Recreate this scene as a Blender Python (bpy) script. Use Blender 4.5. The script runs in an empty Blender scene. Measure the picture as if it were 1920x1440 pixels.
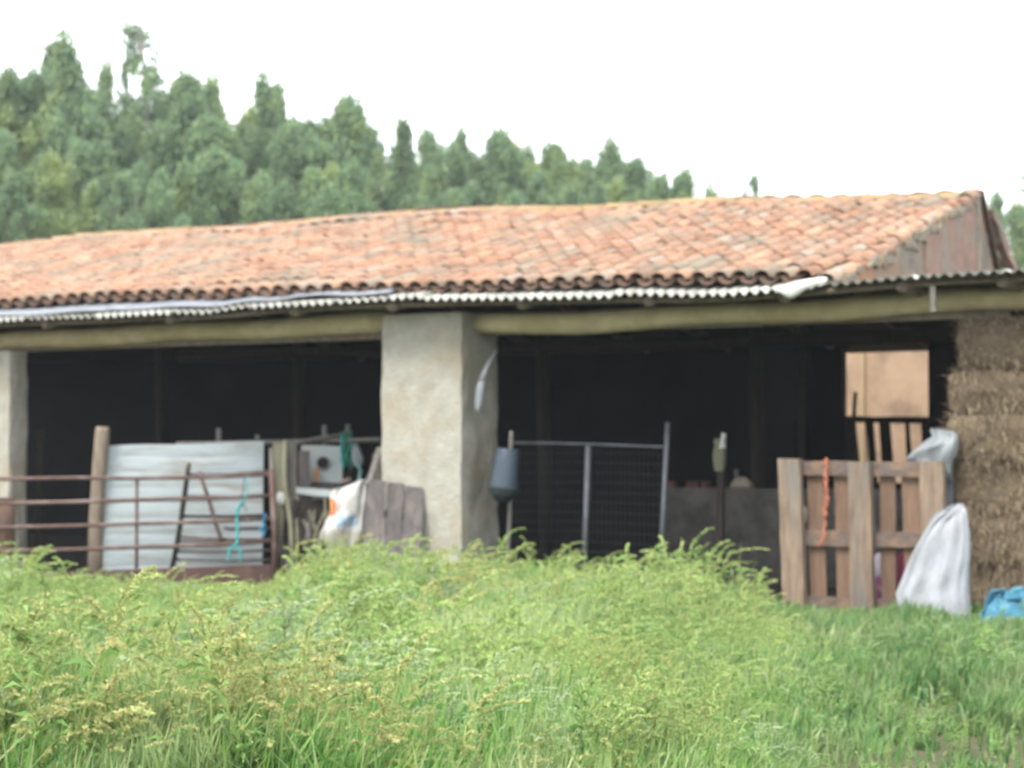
import bpy, math, random
import numpy as np
from mathutils import Vector, Matrix

random.seed(7)
rng = np.random.default_rng(7)
S = bpy.context.scene
COL = S.collection
R = math.radians

# ------------------------------------------------------------------ camera
F = 3600.0                                   # focal length in pixels of the 1920 wide photograph
PITCH = math.atan(130.0 / F)
CAMH = 1.4
cd = bpy.data.cameras.new('camera')
cam = bpy.data.objects.new('camera', cd); COL.objects.link(cam)
cam.location = (0, 0, CAMH)
cam.rotation_euler = (math.pi / 2 + PITCH, 0, 0)
cd.sensor_width = 36.0
cd.lens = F / 1920.0 * 36.0
cd.clip_start = 0.1
cd.clip_end = 1500
cd.dof.use_dof = True
cd.dof.focus_distance = 4.6
cd.dof.aperture_fstop = 4.7
S.camera = cam

# ------------------------------------------------------------------ sky and sun (soft overcast)
SUN_EL, SUN_AZ = 52, 215                     # azimuth measured from +Y clockwise: behind the camera, to the left
w = bpy.data.worlds.new('World'); S.world = w; w.use_nodes = True
nt = w.node_tree
for n in list(nt.nodes): nt.nodes.remove(n)
out = nt.nodes.new('ShaderNodeOutputWorld'); bg = nt.nodes.new('ShaderNodeBackground')
sky = nt.nodes.new('ShaderNodeTexSky'); sky.sky_type = 'NISHITA'; sky.sun_disc = False
sky.sun_elevation = R(SUN_EL); sky.sun_rotation = R(SUN_AZ); sky.dust_density = 3.0
mx = nt.nodes.new('ShaderNodeMix'); mx.data_type = 'RGBA'
mx.inputs['Factor'].default_value = 0.9
nt.links.new(sky.outputs['Color'], mx.inputs['A'])
mx.inputs['B'].default_value = (7.3, 7.6, 7.9, 1)      # even cloud layer
nt.links.new(mx.outputs['Result'], bg.inputs['Color'])
bg.inputs['Strength'].default_value = 0.12
nt.links.new(bg.outputs['Background'], out.inputs['Surface'])

sd = bpy.data.lights.new('sun', 'SUN'); sun = bpy.data.objects.new('sun', sd); COL.objects.link(sun)
sd.energy = 1.3; sd.angle = R(22); sd.color = (1.0, 0.95, 0.87)
az, el = R(SUN_AZ), R(SUN_EL)
sdir = Vector((math.sin(az) * math.cos(el), math.cos(az) * math.cos(el), math.sin(el)))
sun.rotation_euler = sdir.to_track_quat('Z', 'Y').to_euler()

S.view_settings.view_transform = 'Standard'
S.view_settings.look = 'None'
S.view_settings.gamma = 1.0
S.view_settings.exposure = 1.72
S.view_settings.use_curve_mapping = False
S.render.engine = 'CYCLES'
S.cycles.use_denoising = True
S.cycles.max_bounces = 8
S.cycles.diffuse_bounces = 4
S.cycles.transparent_max_bounces = 8
S.cycles.caustics_reflective = False
S.cycles.caustics_refractive = False

# ------------------------------------------------------------------ measuring helpers
CP, SP = math.cos(PITCH), math.sin(PITCH)
def ray(px, py):
    cx, cy = (px - 960) / F, (720 - py) / F
    return Vector((cx, CP - SP * cy, SP + CP * cy))
def W(px, py, D):                            # the place seen at a pixel, D metres ahead
    r = ray(px, py)
    return Vector((0, 0, CAMH)) + r * (D / r.y)
TH = math.atan(6380.0 / F) - math.pi / 2     # heading of the shed's front
UA = Vector((math.cos(TH), math.sin(TH), 0)); VA = Vector((-math.sin(TH), math.cos(TH), 0))
O = Vector((4.40, 16.51, 0))
BM = Matrix.Translation(O) @ Matrix.Rotation(TH, 4, 'Z')
def B(u, v, z=0): return O + UA * u + VA * v + Vector((0, 0, z))
def UZ(px, py, v):                           # shed coordinates (along the front, height) on the plane v metres behind the front
    r = ray(px, py); c = Vector((0, 0, CAMH))
    t = ((O + VA * v) - c).dot(VA) / r.dot(VA)
    p = c + r * t
    return (p - O).dot(UA), p.z
def PP(px, py, v):
    u, z = UZ(px, py, v); return B(u, v, z)
def profile(pts, v):
    a = np.array([UZ(x, y, v) for x, y in pts])
    return lambda u: float(np.interp(u, a[:, 0], a[:, 1]))
def px_of(p):                                # numpy: where a point lands in the photograph
    x, y, z = p[..., 0], p[..., 1], p[..., 2] - CAMH
    d = y * CP + z * SP
    return 960 + F * x / d, 720 - F * (z * CP - y * SP) / d

# ------------------------------------------------------------------ materials
def mk(name, c1, c2=None, scale=6, rough=.85, c3=None, s3=2.0, t3=(.5, .65), stretch=(1, 1, 1), vary=0.0, hue=0.0, bump=0.0, bscale=None,
       transl=0.0, metal=0.0, spec=.3, island=False, palette=None, world=False, detail=6):
    m = bpy.data.materials.new(name); m.use_nodes = True
    t = m.node_tree; N = t.nodes; L = t.links
    bs = N['Principled BSDF']; bs.inputs['Roughness'].default_value = rough; bs.inputs['Metallic'].default_value = metal
    bs.inputs['Specular IOR Level'].default_value = spec
    oi = N.new('ShaderNodeObjectInfo')
    if world:
        src = N.new('ShaderNodeNewGeometry').outputs['Position']
    else:
        tc = N.new('ShaderNodeTexCoord')
        ad = N.new('ShaderNodeVectorMath'); ad.operation = 'ADD'
        sc_ = N.new('ShaderNodeMath'); sc_.operation = 'MULTIPLY'; sc_.inputs[1].default_value = 37.0
        L.new(oi.outputs['Random'], sc_.inputs[0]); L.new(tc.outputs['Object'], ad.inputs[0]); L.new(sc_.outputs[0], ad.inputs[1])
        src = ad.outputs[0]
    mp = N.new('ShaderNodeMapping'); mp.inputs['Scale'].default_value = stretch
    L.new(src, mp.inputs['Vector'])
    nz = N.new('ShaderNodeTexNoise'); nz.inputs['Scale'].default_value = scale; nz.inputs['Detail'].default_value = detail
    nz.inputs['Roughness'].default_value = .62
    L.new(mp.outputs[0], nz.inputs['Vector'])
    rv = oi.outputs['Random']
    if island:
        g = N.new('ShaderNodeNewGeometry')
        a = N.new('ShaderNodeMath'); a.operation = 'ADD'; L.new(g.outputs['Random Per Island'], a.inputs[0]); L.new(oi.outputs['Random'], a.inputs[1])
        f = N.new('ShaderNodeMath'); f.operation = 'FRACT'; L.new(a.outputs[0], f.inputs[0]); rv = f.outputs[0]
    if palette:
        rp = N.new('ShaderNodeValToRGB'); rp.color_ramp.interpolation = 'LINEAR'
        e = rp.color_ramp.elements
        while len(e) < len(palette): e.new(.5)
        for i, c in enumerate(palette):
            e[i].position = i / (len(palette) - 1); e[i].color = (*c, 1)
        L.new(rv, rp.inputs[0]); col = rp.outputs[0]
        mm = N.new('ShaderNodeMix'); mm.data_type = 'RGBA'; mm.blend_type = 'MULTIPLY'; mm.inputs['Factor'].default_value = 1
        r2 = N.new('ShaderNodeMapRange'); r2.inputs['From Min'].default_value = .3; r2.inputs['From Max'].default_value = .7
        r2.inputs['To Min'].default_value = .7; r2.inputs['To Max'].default_value = 1.25
        L.new(nz.outputs['Fac'], r2.inputs[0]); L.new(col, mm.inputs['A']); L.new(r2.outputs[0], mm.inputs['B']); col = mm.outputs['Result']
    else:
        rp = N.new('ShaderNodeValToRGB'); e = rp.color_ramp.elements
        e[0].position = .32; e[1].position = .68; e[0].color = (*c1, 1); e[1].color = (*(c2 or c1), 1)
        L.new(nz.outputs['Fac'], rp.inputs[0]); col = rp.outputs[0]
    if c3:
        n3 = N.new('ShaderNodeTexNoise'); n3.inputs['Scale'].default_value = s3; n3.inputs['Detail'].default_value = 5; n3.inputs['Roughness'].default_value = .6
        if world: L.new(src, n3.inputs['Vector'])
        else: L.new(mp.outputs[0] if stretch != (1, 1, 1) else src, n3.inputs['Vector'])
        r3 = N.new('ShaderNodeMapRange'); r3.inputs['From Min'].default_value = t3[0]; r3.inputs['From Max'].default_value = t3[1]
        L.new(n3.outputs['Fac'], r3.inputs[0])
        m3 = N.new('ShaderNodeMix'); m3.data_type = 'RGBA'
        L.new(r3.outputs[0], m3.inputs['Factor']); L.new(col, m3.inputs['A']); m3.inputs['B'].default_value = (*c3, 1); col = m3.outputs['Result']
    if vary or hue:
        hs = N.new('ShaderNodeHueSaturation')
        r = N.new('ShaderNodeMapRange'); r.inputs['To Min'].default_value = 1 - vary; r.inputs['To Max'].default_value = 1 + vary
        L.new(rv, r.inputs[0]); L.new(r.outputs[0], hs.inputs['Value'])
        if hue:
            h = N.new('ShaderNodeMapRange'); h.inputs['To Min'].default_value = .5 - hue; h.inputs['To Max'].default_value = .5 + hue
            ml = N.new('ShaderNodeMath'); ml.operation = 'MULTIPLY'; ml.inputs[1].default_value = 7.31
            fr = N.new('ShaderNodeMath'); fr.operation = 'FRACT'
            L.new(rv, ml.inputs[0]); L.new(ml.outputs[0], fr.inputs[0]); L.new(fr.outputs[0], h.inputs[0]); L.new(h.outputs[0], hs.inputs['Hue'])
        L.new(col, hs.inputs['Color']); col = hs.outputs[0]
    L.new(col, bs.inputs['Base Color'])
    m['_c'] = 1
    if bump:
        nb = N.new('ShaderNodeTexNoise'); nb.inputs['Scale'].default_value = bscale or scale * 2; nb.inputs['Detail'].default_value = 6
        L.new(mp.outputs[0], nb.inputs['Vector'])
        bp = N.new('ShaderNodeBump'); bp.inputs['Strength'].default_value = bump; bp.inputs['Distance'].default_value = .03
        L.new(nb.outputs['Fac'], bp.inputs['Height']); L.new(bp.outputs[0], bs.inputs['Normal'])
    if transl:
        tr = N.new('ShaderNodeBsdfTranslucent'); L.new(col, tr.inputs['Color'])
        ms = N.new('ShaderNodeMixShader'); ms.inputs[0].default_value = transl
        L.new(bs.outputs[0], ms.inputs[1]); L.new(tr.outputs[0], ms.inputs[2])
        L.new(ms.outputs[0], N['Material Output'].inputs['Surface'])
    return m

M = {}
M['soil'] = mk('soil', (.10, .075, .045), (.05, .065, .022), 1.4, .95, c3=(.20, .13, .085), s3=.55, t3=(.55, .7), bump=.4, bscale=14, world=True)
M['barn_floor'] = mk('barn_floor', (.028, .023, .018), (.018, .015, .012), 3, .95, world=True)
M['render'] = mk('old_render', (.375, .36, .31), (.285, .272, .232), 6, .95, c3=(.31, .262, .185), s3=2.6, t3=(.50, .74), bump=.7, bscale=38)
M['mortar'] = mk('verge_mortar', (.27, .235, .18), (.14, .125, .105), 6, .95, c3=(.26, .20, .125), s3=5, t3=(.46, .62), bump=.5, bscale=11)
M['gable'] = mk('gable_plaster', (.25, .21, .165), (.13, .115, .095), 3.6, .95, c3=(.31, .17, .10), s3=2.3, t3=(.46, .60), bump=.5, bscale=10)
M['clay'] = mk('clay_infill', (.30, .18, .135), (.19, .125, .10), 5, .95, c3=(.22, .18, .145), s3=3.2, t3=(.46, .60), bump=.4)
M['dark_wall'] = mk('near_black_wall', (.012, .0125, .015), (.006, .0065, .008), 1.6, .95, world=True)  # inner walls coloured near black all over
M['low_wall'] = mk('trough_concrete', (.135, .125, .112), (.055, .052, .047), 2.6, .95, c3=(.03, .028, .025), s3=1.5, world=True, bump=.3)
M['beam'] = mk('beam_log', (.54, .455, .285), (.37, .315, .20), 4, .9, c3=(.37, .32, .17), s3=1.3, t3=(.42, .62), stretch=(1, 1, 1.6), bump=.4)
M['rafter'] = mk('rafter_wood', (.20, .165, .12), (.11, .09, .07), 5, .9, stretch=(3, 1, 3))
M['tile'] = mk('clay_tile', (0, 0, 0), None, 9, .9, c3=(.20, .175, .135), s3=1.3, t3=(.46, .68), vary=.13, island=True, world=True, spec=.15,
               palette=[(.275, .16, .108), (.325, .182, .122), (.345, .20, .132), (.25, .172, .13), (.335, .188, .124), (.345, .225, .15), (.28, .162, .112), (.28, .225, .18)])
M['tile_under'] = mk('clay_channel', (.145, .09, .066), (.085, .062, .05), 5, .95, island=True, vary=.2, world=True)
M['ridge'] = mk('ridge_tile_lichen', (.31, .19, .12), (.22, .175, .13), 7, .95, c3=(.29, .215, .09), s3=7, t3=(.42, .60), vary=.15, world=True)
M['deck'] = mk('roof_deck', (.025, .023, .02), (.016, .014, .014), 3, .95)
M['fibre'] = mk('corrugated_sheet', (.55, .55, .50), (.33, .33, .30), 5, .8, c3=(.30, .30, .23), s3=3, t3=(.55, .7), vary=.12)
M['flash'] = mk('galvanised_flashing', (.25, .265, .29), (.17, .18, .20), 3, .6, metal=.2, stretch=(1, 3, 3))
M['white_sheet'] = mk('painted_tin', (.39, .435, .45), (.32, .365, .385), 2.2, .7, c3=(.27, .265, .235), s3=2.0, t3=(.52, .72), stretch=(1, 1, 5))
M['rust'] = mk('rusty_steel', (.135, .083, .07), (.08, .052, .045), 9, .85, c3=(.19, .145, .13), s3=4, bump=.2)
M['rust_plate'] = mk('rusty_plate', (.10, .052, .047), (.065, .04, .037), 5, .8, c3=(.13, .08, .06), s3=3)
M['drum'] = mk('rusty_drum', (.20, .125, .09), (.13, .085, .065), 5, .85, c3=(.13, .085, .07), s3=3)
M['post'] = mk('grey_post_wood', (.22, .175, .13), (.13, .105, .085), 7, .9, stretch=(3, 3, .5), bump=.4, vary=.12)
M['greypost'] = mk('weathered_wood', (.20, .185, .165), (.12, .11, .10), 7, .9, stretch=(3, 3, .5), bump=.4, vary=.15)
M['mossy'] = mk('mossy_wood', (.19, .185, .125), (.12, .117, .082), 6, .9, stretch=(3, 3, .5), bump=.4, vary=.12)
M['dark_plank'] = mk('dark_grey_plank', (.105, .094, .093), (.065, .057, .057), 7, .9, stretch=(4, 4, .5), bump=.4, vary=.14, c3=(.13, .11, .10), s3=3)
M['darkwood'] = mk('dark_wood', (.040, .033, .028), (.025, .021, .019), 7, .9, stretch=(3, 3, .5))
M['pallet'] = mk('pallet_wood', (.26, .19, .135), (.125, .093, .07), 5, .85, stretch=(5, 5, .6), bump=.5, vary=.12, c3=(.155, .14, .125), s3=2, t3=(.48, .66))
M['pallet_back'] = mk('pallet_slat_wood', (.20, .125, .085), (.13, .083, .058), 6, .85, stretch=(4, 4, .5), bump=.3, vary=.10)
M['pallet_rail'] = mk('pallet_rail_wood', (.155, .115, .098), (.095, .072, .062), 6, .85, stretch=(.5, 4, 4), bump=.3, vary=.10, c3=(.20, .13, .085), s3=2.5)
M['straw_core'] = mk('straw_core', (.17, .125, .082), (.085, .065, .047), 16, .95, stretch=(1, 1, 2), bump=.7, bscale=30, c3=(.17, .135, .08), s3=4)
M['straw'] = mk('straw', (0, 0, 0), None, 3, .8, island=True, vary=.2, transl=.15, palette=[(.13, .094, .062), (.24, .18, .115), (.36, .285, .19), (.18, .132, .088), (.42, .345, .23)])
M['sack'] = mk('white_woven_sack', (.43, .445, .475), (.38, .395, .43), 3, .75, c3=(.32, .32, .30), s3=2, t3=(.52, .75), transl=.2, stretch=(1.6, 1.6, .8), bump=.8, bscale=6)
M['plastic'] = mk('clear_plastic', (.33, .355, .37), (.25, .27, .285), 4, .4, transl=.25)
M['scrap'] = mk('white_plastic_scrap', (.78, .79, .75), (.66, .67, .63), 5, .7, transl=.2)
M['bluebag'] = mk('blue_bag', (.045, .175, .25), (.025, .11, .17), 5, .55, c3=(.14, .27, .31), s3=6, t3=(.55, .72), bump=.3, bscale=18)
M['bucket'] = mk('blue_grey_plastic', (.05, .07, .092), (.033, .048, .066), 4, .45)
M['bucket_dark'] = mk('dark_bucket_rim', (.035, .05, .055), (.02, .03, .033), 5, .6)
M['teal'] = mk('teal_twine', (.05, .36, .36), (.04, .28, .30), 20, .7)
M['blue_twine'] = mk('blue_twine', (.03, .22, .38), (.02, .15, .3), 20, .7)
M['green_twine'] = mk('green_twine', (.02, .22, .16), (.02, .15, .11), 20, .8)
M['orange_twine'] = mk('orange_twine', (.42, .15, .085), (.30, .11, .065), 20, .7)
M['black'] = mk('black_hole', (.02, .02, .02), (.012, .012, .012), 5, .9)
M['white_enamel'] = mk('white_enamel', (.40, .44, .44), (.32, .355, .36), 3, .5, c3=(.40, .38, .33), s3=4, t3=(.58, .72))
M['brick'] = mk('orange_brick', (.45, .235, .115), (.36, .18, .09), 8, .9, vary=.1)
M['dim_brick'] = mk('dark_red_brick', (.13, .06, .052), (.095, .048, .042), 8, .9, vary=.1)  # darker red for the bricks on the inner wall
M['stone'] = mk('pale_stone', (.34, .285, .225), (.25, .205, .16), 8, .9)
M['pink_bag'] = mk('pink_white_bag', (.55, .50, .56), (.48, .42, .5), 4, .6, c3=(.35, .09, .22), s3=7, t3=(.5, .6))
M['red_bag'] = mk('dark_pink_bag', (.33, .04, .10), (.22, .03, .07), 6, .6)
M['steel'] = mk('grey_steel', (.14, .15, .17), (.09, .095, .11), 7, .6, metal=.3)
M['wire'] = mk('dull_wire', (.06, .065, .07), (.04, .045, .045), 7, .6, metal=.3)
M['plaster'] = mk('pink_plaster', (.38, .265, .178), (.32, .22, .145), 3.5, .95, c3=(.22, .15, .105), s3=1.7, t3=(.52, .68), bump=.2)
M['bark'] = mk('tree_bark', (.38, .33, .29), (.22, .19, .165), 2, .95, stretch=(2, 2, .4), vary=.2)
HAZY_LEAFS = [(.125, .20, .155), (.17, .26, .16), (.22, .325, .155), (.27, .365, .15), (.15, .235, .17)]  # paler, bluer greens: part of the distance haze is put into the colour
M['leaf'] = mk('tree_leaves', (0, 0, 0), None, .45, .6, island=True, vary=.12, hue=.012, transl=.45, palette=HAZY_LEAFS, world=True, c3=(.31, .375, .14), s3=.30, t3=(.52, .70))
M['blade'] = mk('grass_blades', (0, 0, 0), None, 1.6, .6, island=True, vary=.25, hue=.014, transl=.35, world=True, c3=(.40, .47, .24), s3=1.1, t3=(.46, .66),
                palette=[(.05, .17, .045), (.11, .28, .06), (.20, .38, .085), (.30, .45, .11), (.09, .25, .065), (.36, .42, .21), (.16, .35, .075), (.38, .36, .19)])
M['short'] = mk('short_grass_blades', (0, 0, 0), None, 1.6, .6, island=True, vary=.25, hue=.014, transl=.35, world=True, c3=(.21, .26, .12), s3=1.7, t3=(.50, .68),
                palette=[(.055, .14, .052), (.10, .21, .066), (.15, .27, .077), (.22, .33, .095), (.08, .19, .07), (.28, .31, .15), (.13, .25, .077), (.065, .17, .07)])
M['stem'] = mk('weed_stems', (.26, .36, .11), (.33, .39, .14), 3, .7, island=True, vary=.15, transl=.2, world=True)
M['wleaf'] = mk('weed_leaves', (.15, .28, .075), (.22, .36, .10), 2, .6, island=True, vary=.2, transl=.35, world=True)
M['plume'] = mk('weed_seed_heads', (0, 0, 0), None, 1.2, .8, island=True, vary=.12, transl=.35, world=True,
                palette=[(.29, .42, .13), (.38, .47, .165), (.25, .41, .115), (.44, .45, .21), (.33, .45, .155)], c3=(.46, .44, .19), s3=.9, t3=(.5, .66))
M['pale'] = mk('pale_seed_heads', (0, 0, 0), None, 1.2, .8, island=True, vary=.12, transl=.35, world=True,
               palette=[(.36, .46, .25), (.44, .51, .32), (.32, .43, .22)])

# feed sack: white woven plastic with an orange mark and a worn blue print
def feed_mat():
    m = mk('printed_feed_sack', (.50, .50, .485), (.42, .415, .385), 4, .75, c3=(.26, .235, .185), s3=4.5, t3=(.55, .72), bump=.2, bscale=14)
    t = m.node_tree; N = t.nodes; L = t.links; bs = N['Principled BSDF']
    src = bs.inputs['Base Color'].links[0].from_socket
    tc = N.new('ShaderNodeTexCoord'); sx = N.new('ShaderNodeSeparateXYZ'); L.new(tc.outputs['Generated'], sx.inputs[0])
    def math_(op, a, b):
        n = N.new('ShaderNodeMath'); n.operation = op
        for k, q in enumerate((a, b)):
            if isinstance(q, (int, float)): n.inputs[k].default_value = q
            else: L.new(q, n.inputs[k])
        return n.outputs[0]
    def band(val, lo, hi): return math_('MULTIPLY', math_('GREATER_THAN', val, lo), math_('LESS_THAN', val, hi))
    X, Z = sx.outputs['X'], sx.outputs['Z']
    d = math_('ADD', math_('POWER', math_('DIVIDE', math_('SUBTRACT', X, .27), .10), 2), math_('POWER', math_('DIVIDE', math_('SUBTRACT', Z, .73), .085), 2))
    orange = math_('LESS_THAN', d, 1)
    nz = N.new('ShaderNodeTexNoise'); nz.inputs['Scale'].default_value = 26; L.new(tc.outputs['Generated'], nz.inputs['Vector'])
    blue = math_('MULTIPLY', math_('MULTIPLY', band(X, .36, .80), band(Z, .56, .66)), math_('GREATER_THAN', nz.outputs['Fac'], .46))
    nd = N.new('ShaderNodeTexNoise'); nd.inputs['Scale'].default_value = 5; L.new(tc.outputs['Generated'], nd.inputs['Vector'])
    dirty = math_('MULTIPLY', math_('LESS_THAN', Z, math_('ADD', .30, math_('MULTIPLY', nd.outputs['Fac'], .42))), math_('ADD', .25, math_('MULTIPLY', nd.outputs['Fac'], .6)))
    yel = math_('LESS_THAN', math_('ADD', math_('POWER', math_('DIVIDE', math_('SUBTRACT', X, .20), .07), 2), math_('POWER', math_('DIVIDE', math_('SUBTRACT', Z, .74), .07), 2)), 1)
    for f, c in ((dirty, (.24, .21, .16)), (orange, (.55, .17, .08)), (yel, (.55, .33, .10)), (blue, (.20, .33, .50))):
        mm = N.new('ShaderNodeMix'); mm.data_type = 'RGBA'
        L.new(f, mm.inputs['Factor']); L.new(src, mm.inputs['A']); mm.inputs['B'].default_value = (*c, 1); src = mm.outputs['Result']
    L.new(src, bs.inputs['Base Color'])
    return m
M['feed'] = feed_mat()

# ------------------------------------------------------------------ mesh helpers (everything is written in world coordinates)
MW = {}                                      # matrices of the roots
class MB:
    def __init__(self): self.v = []; self.f = []; self.mi = []
    def add(self, vs, fs, mi=0):
        o = len(self.v); self.v += [Vector(p) for p in vs]
        for f in fs: self.f.append(tuple(i + o for i in f)); self.mi.append(mi)
        return self
    def hexa(self, p, mi=0):                 # 8 corners: bottom ring then top ring
        return self.add(p, [(3, 2, 1, 0), (4, 5, 6, 7), (0, 1, 5, 4), (1, 2, 6, 5), (2, 3, 7, 6), (3, 0, 4, 7)], mi)
    def box(self, c, s, m=None, mi=0):
        c = Vector(c); x, y, z = s[0] / 2, s[1] / 2, s[2] / 2
        p = [Vector(q) for q in ((-x, -y, -z), (x, -y, -z), (x, y, -z), (-x, y, -z), (-x, -y, z), (x, -y, z), (x, y, z), (-x, y, z))]
        if m: p = [m @ q for q in p]
        return self.hexa([q + c for q in p], mi)
    def bar(self, a, b, wv, tv, n=4, jit=.003, mi=0, bow=0):   # a plank from a to b, with half width wv and half thickness tv as vectors
        a, b, wv, tv = Vector(a), Vector(b), Vector(wv), Vector(tv); vs = []
        for i in range(n + 1):
            t = i / n; c = a.lerp(b, t) + tv.normalized() * bow * math.sin(t * math.pi)
            for s1, s2 in ((-1, -1), (1, -1), (1, 1), (-1, 1)):
                vs.append(c + wv * s1 + tv * s2 + Vector((random.uniform(-jit, jit) * 1.5, random.uniform(-jit, jit), random.uniform(-jit, jit) * 1.5)))
        fs = [(3, 2, 1, 0), tuple(4 * n + k for k in range(4))]
        for i in range(n):
            for k in range(4):
                k2 = (k + 1) % 4; fs.append((4 * i + k, 4 * i + k2, 4 * i + 4 + k2, 4 * i + 4 + k))
        return self.add(vs, fs, mi)
    def tube(self, pts, rad, n=8, mi=0, cap=True):
        pts = [Vector(p) for p in pts]; k = len(pts)
        if not hasattr(rad, '__len__'): rad = [rad] * k
        vs = []; ref = None
        for i, p in enumerate(pts):
            d = (pts[min(i + 1, k - 1)] - pts[max(i - 1, 0)]).normalized()
            if ref is None: ref = Vector((0, 0, 1)) if abs(d.z) < .8 else Vector((1, 0, 0))
            a = d.cross(ref).normalized(); b = a.cross(d).normalized(); ref = b
            for j in range(n):
                q = 2 * math.pi * j / n; vs.append(p + (a * math.cos(q) + b * math.sin(q)) * rad[i])
        fs = []
        for i in range(k - 1):
            for j in range(n):
                j2 = (j + 1) % n; fs.append((i * n + j, i * n + j2, i * n + n + j2, i * n + n + j))
        if cap: fs += [tuple(range(n))[::-1], tuple((k - 1) * n + j for j in range(n))]
        return self.add(vs, fs, mi)
    def grid(self, fn, nu, nv, mi=0):
        vs = [fn(i / nu, j / nv) for j in range(nv + 1) for i in range(nu + 1)]
        fs = [(j * (nu + 1) + i, j * (nu + 1) + i + 1, (j + 1) * (nu + 1) + i + 1, (j + 1) * (nu + 1) + i) for j in range(nv) for i in range(nu)]
        return self.add(vs, fs, mi)
    def slab(self, fn, nu, nv, off, mi=0):   # a sheet with thickness: fn and fn + off, closed round the edge
        off = Vector(off); a = len(self.v); self.grid(fn, nu, nv, mi); b = len(self.v)
        self.grid(lambda s, t: Vector(fn(s, t)) + off, nu, nv, mi)
        k = nu + 1
        ring = [i for i in range(k)] + [j * k + nu for j in range(1, nv + 1)] + [nv * k + i for i in range(nu - 1, -1, -1)] + [j * k for j in range(nv - 1, 0, -1)]
        for i in range(len(ring)):
            p, q = ring[i], ring[(i + 1) % len(ring)]; self.f.append((a + q, a + p, b + p, b + q)); self.mi.append(mi)
        return self
    def build(self, name, mats, parent=None, smooth=False):
        if not isinstance(mats, (list, tuple)): mats = [mats]
        me = bpy.data.meshes.new(name)
        if parent is not None: inv = MW[parent.name].inverted(); loc = None
        else:
            a = np.array(self.v); loc = Vector(((a[:, 0].min() + a[:, 0].max()) / 2, (a[:, 1].min() + a[:, 1].max()) / 2, a[:, 2].min()))
            inv = Matrix.Translation(-loc)
        me.from_pydata([inv @ p for p in self.v], [], self.f)
        for m in mats: me.materials.append(m)
        if len(mats) > 1: me.polygons.foreach_set('material_index', self.mi)
        if smooth: me.polygons.foreach_set('use_smooth', [True] * len(me.polygons))
        me.update()
        o = bpy.data.objects.new(name, me); COL.objects.link(o)
        if parent is not None: o.parent = parent; MW[o.name] = MW[parent.name]
        else: o.location = loc; MW[o.name] = Matrix.Translation(loc)
        return o

def tag(o, label=None, cat=None, group=None, kind=None):
    if label: o['label'] = label
    if cat: o['category'] = cat
    if group: o['group'] = group
    if kind: o['kind'] = kind
    return o
def thing(name, label, cat, loc, group=None, rotz=0):
    o = bpy.data.objects.new(name, None); COL.objects.link(o); o.empty_display_size = .1
    o.location = loc; o.rotation_euler = (0, 0, rotz)
    MW[o.name] = Matrix.Translation(Vector(loc)) @ Matrix.Rotation(rotz, 4, 'Z')
    return tag(o, label, cat, group)
def np_mesh(name, V, quads, tris, mats, qi=None, ti=None):
    """a big mesh straight from arrays"""
    me = bpy.data.meshes.new(name)
    nq, ntr = len(quads), len(tris)
    me.vertices.add(len(V)); me.vertices.foreach_set('co', np.asarray(V, dtype=np.float32).ravel())
    me.loops.add(nq * 4 + ntr * 3)
    li = np.concatenate([np.asarray(quads, dtype=np.int32).ravel(), np.asarray(tris, dtype=np.int32).ravel()])
    me.loops.foreach_set('vertex_index', li)
    me.polygons.add(nq + ntr)
    ls = np.concatenate([np.arange(nq) * 4, nq * 4 + np.arange(ntr) * 3]).astype(np.int32)
    me.polygons.foreach_set('loop_start', ls)
    if qi is not None:
        me.polygons.foreach_set('material_index', np.concatenate([qi, ti]).astype(np.int32))
    for m in mats: me.materials.append(m)
    me.update(calc_edges=True); me.validate()
    return me
def rows_blob(rows, v, thick, n=28, folds=.02, seed=0, k=5, frame='B', D=None, power=.75, crump=0):
    """closed cloth-like body: rows of (pixel left, pixel right, pixel y) on one upright plane, thick = depth at each row"""
    r_ = random.Random(seed); ph = [r_.uniform(0, 6.28) for _ in range(4)]
    m = MB(); vs = []; K = len(rows)
    for i, (xl, xr, y) in enumerate(rows):
        if frame == 'B': a, b = PP(xl, y, v), PP(xr, y, v); d = VA
        else: a, b = W(xl, y, D), W(xr, y, D); d = Vector((0, 1, 0))
        c = (a + b) / 2; h = (b - a) / 2; th = thick[i] / 2
        for j in range(n):
            q = 2 * math.pi * j / n
            cx, sy = math.cos(q), math.sin(q)
            f = 1 + folds / max(th, .02) * .5 * (math.sin(k * q + ph[0] + i * .35) + .6 * math.sin((k * 2 + 1) * q + ph[1] - i * .5) + .4 * math.sin(i * 1.7 + 3 * q + ph[2]))
            vs.append(c + h * (math.copysign(abs(cx) ** power, cx)) + d * (math.copysign(abs(sy) ** power, sy) * th * max(.2, f)) + Vector((r_.gauss(0, 1) * crump, r_.gauss(0, 1) * crump, r_.gauss(0, 1) * crump + folds * .5 * math.sin(2 * q + ph[3] + i))))
    fs = [tuple(range(n)), tuple((K - 1) * n + j for j in range(n))[::-1]]
    for i in range(K - 1):
        for j in range(n):
            j2 = (j + 1) % n; fs.append((i * n + j2, i * n + j, i * n + n + j, i * n + n + j2))
    return m.add(vs, fs)
def wob(pts, amp, n=6, seed=0):              # a rope-like line through points
    r_ = random.Random(seed); out_ = []
    for a, b in zip(pts[:-1], pts[1:]):
        for i in range(n):
            out_.append(Vector(a).lerp(Vector(b), i / n) + Vector((r_.uniform(-amp, amp), r_.uniform(-amp, amp), r_.uniform(-amp, amp))))
    return out_ + [Vector(pts[-1])]

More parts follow.
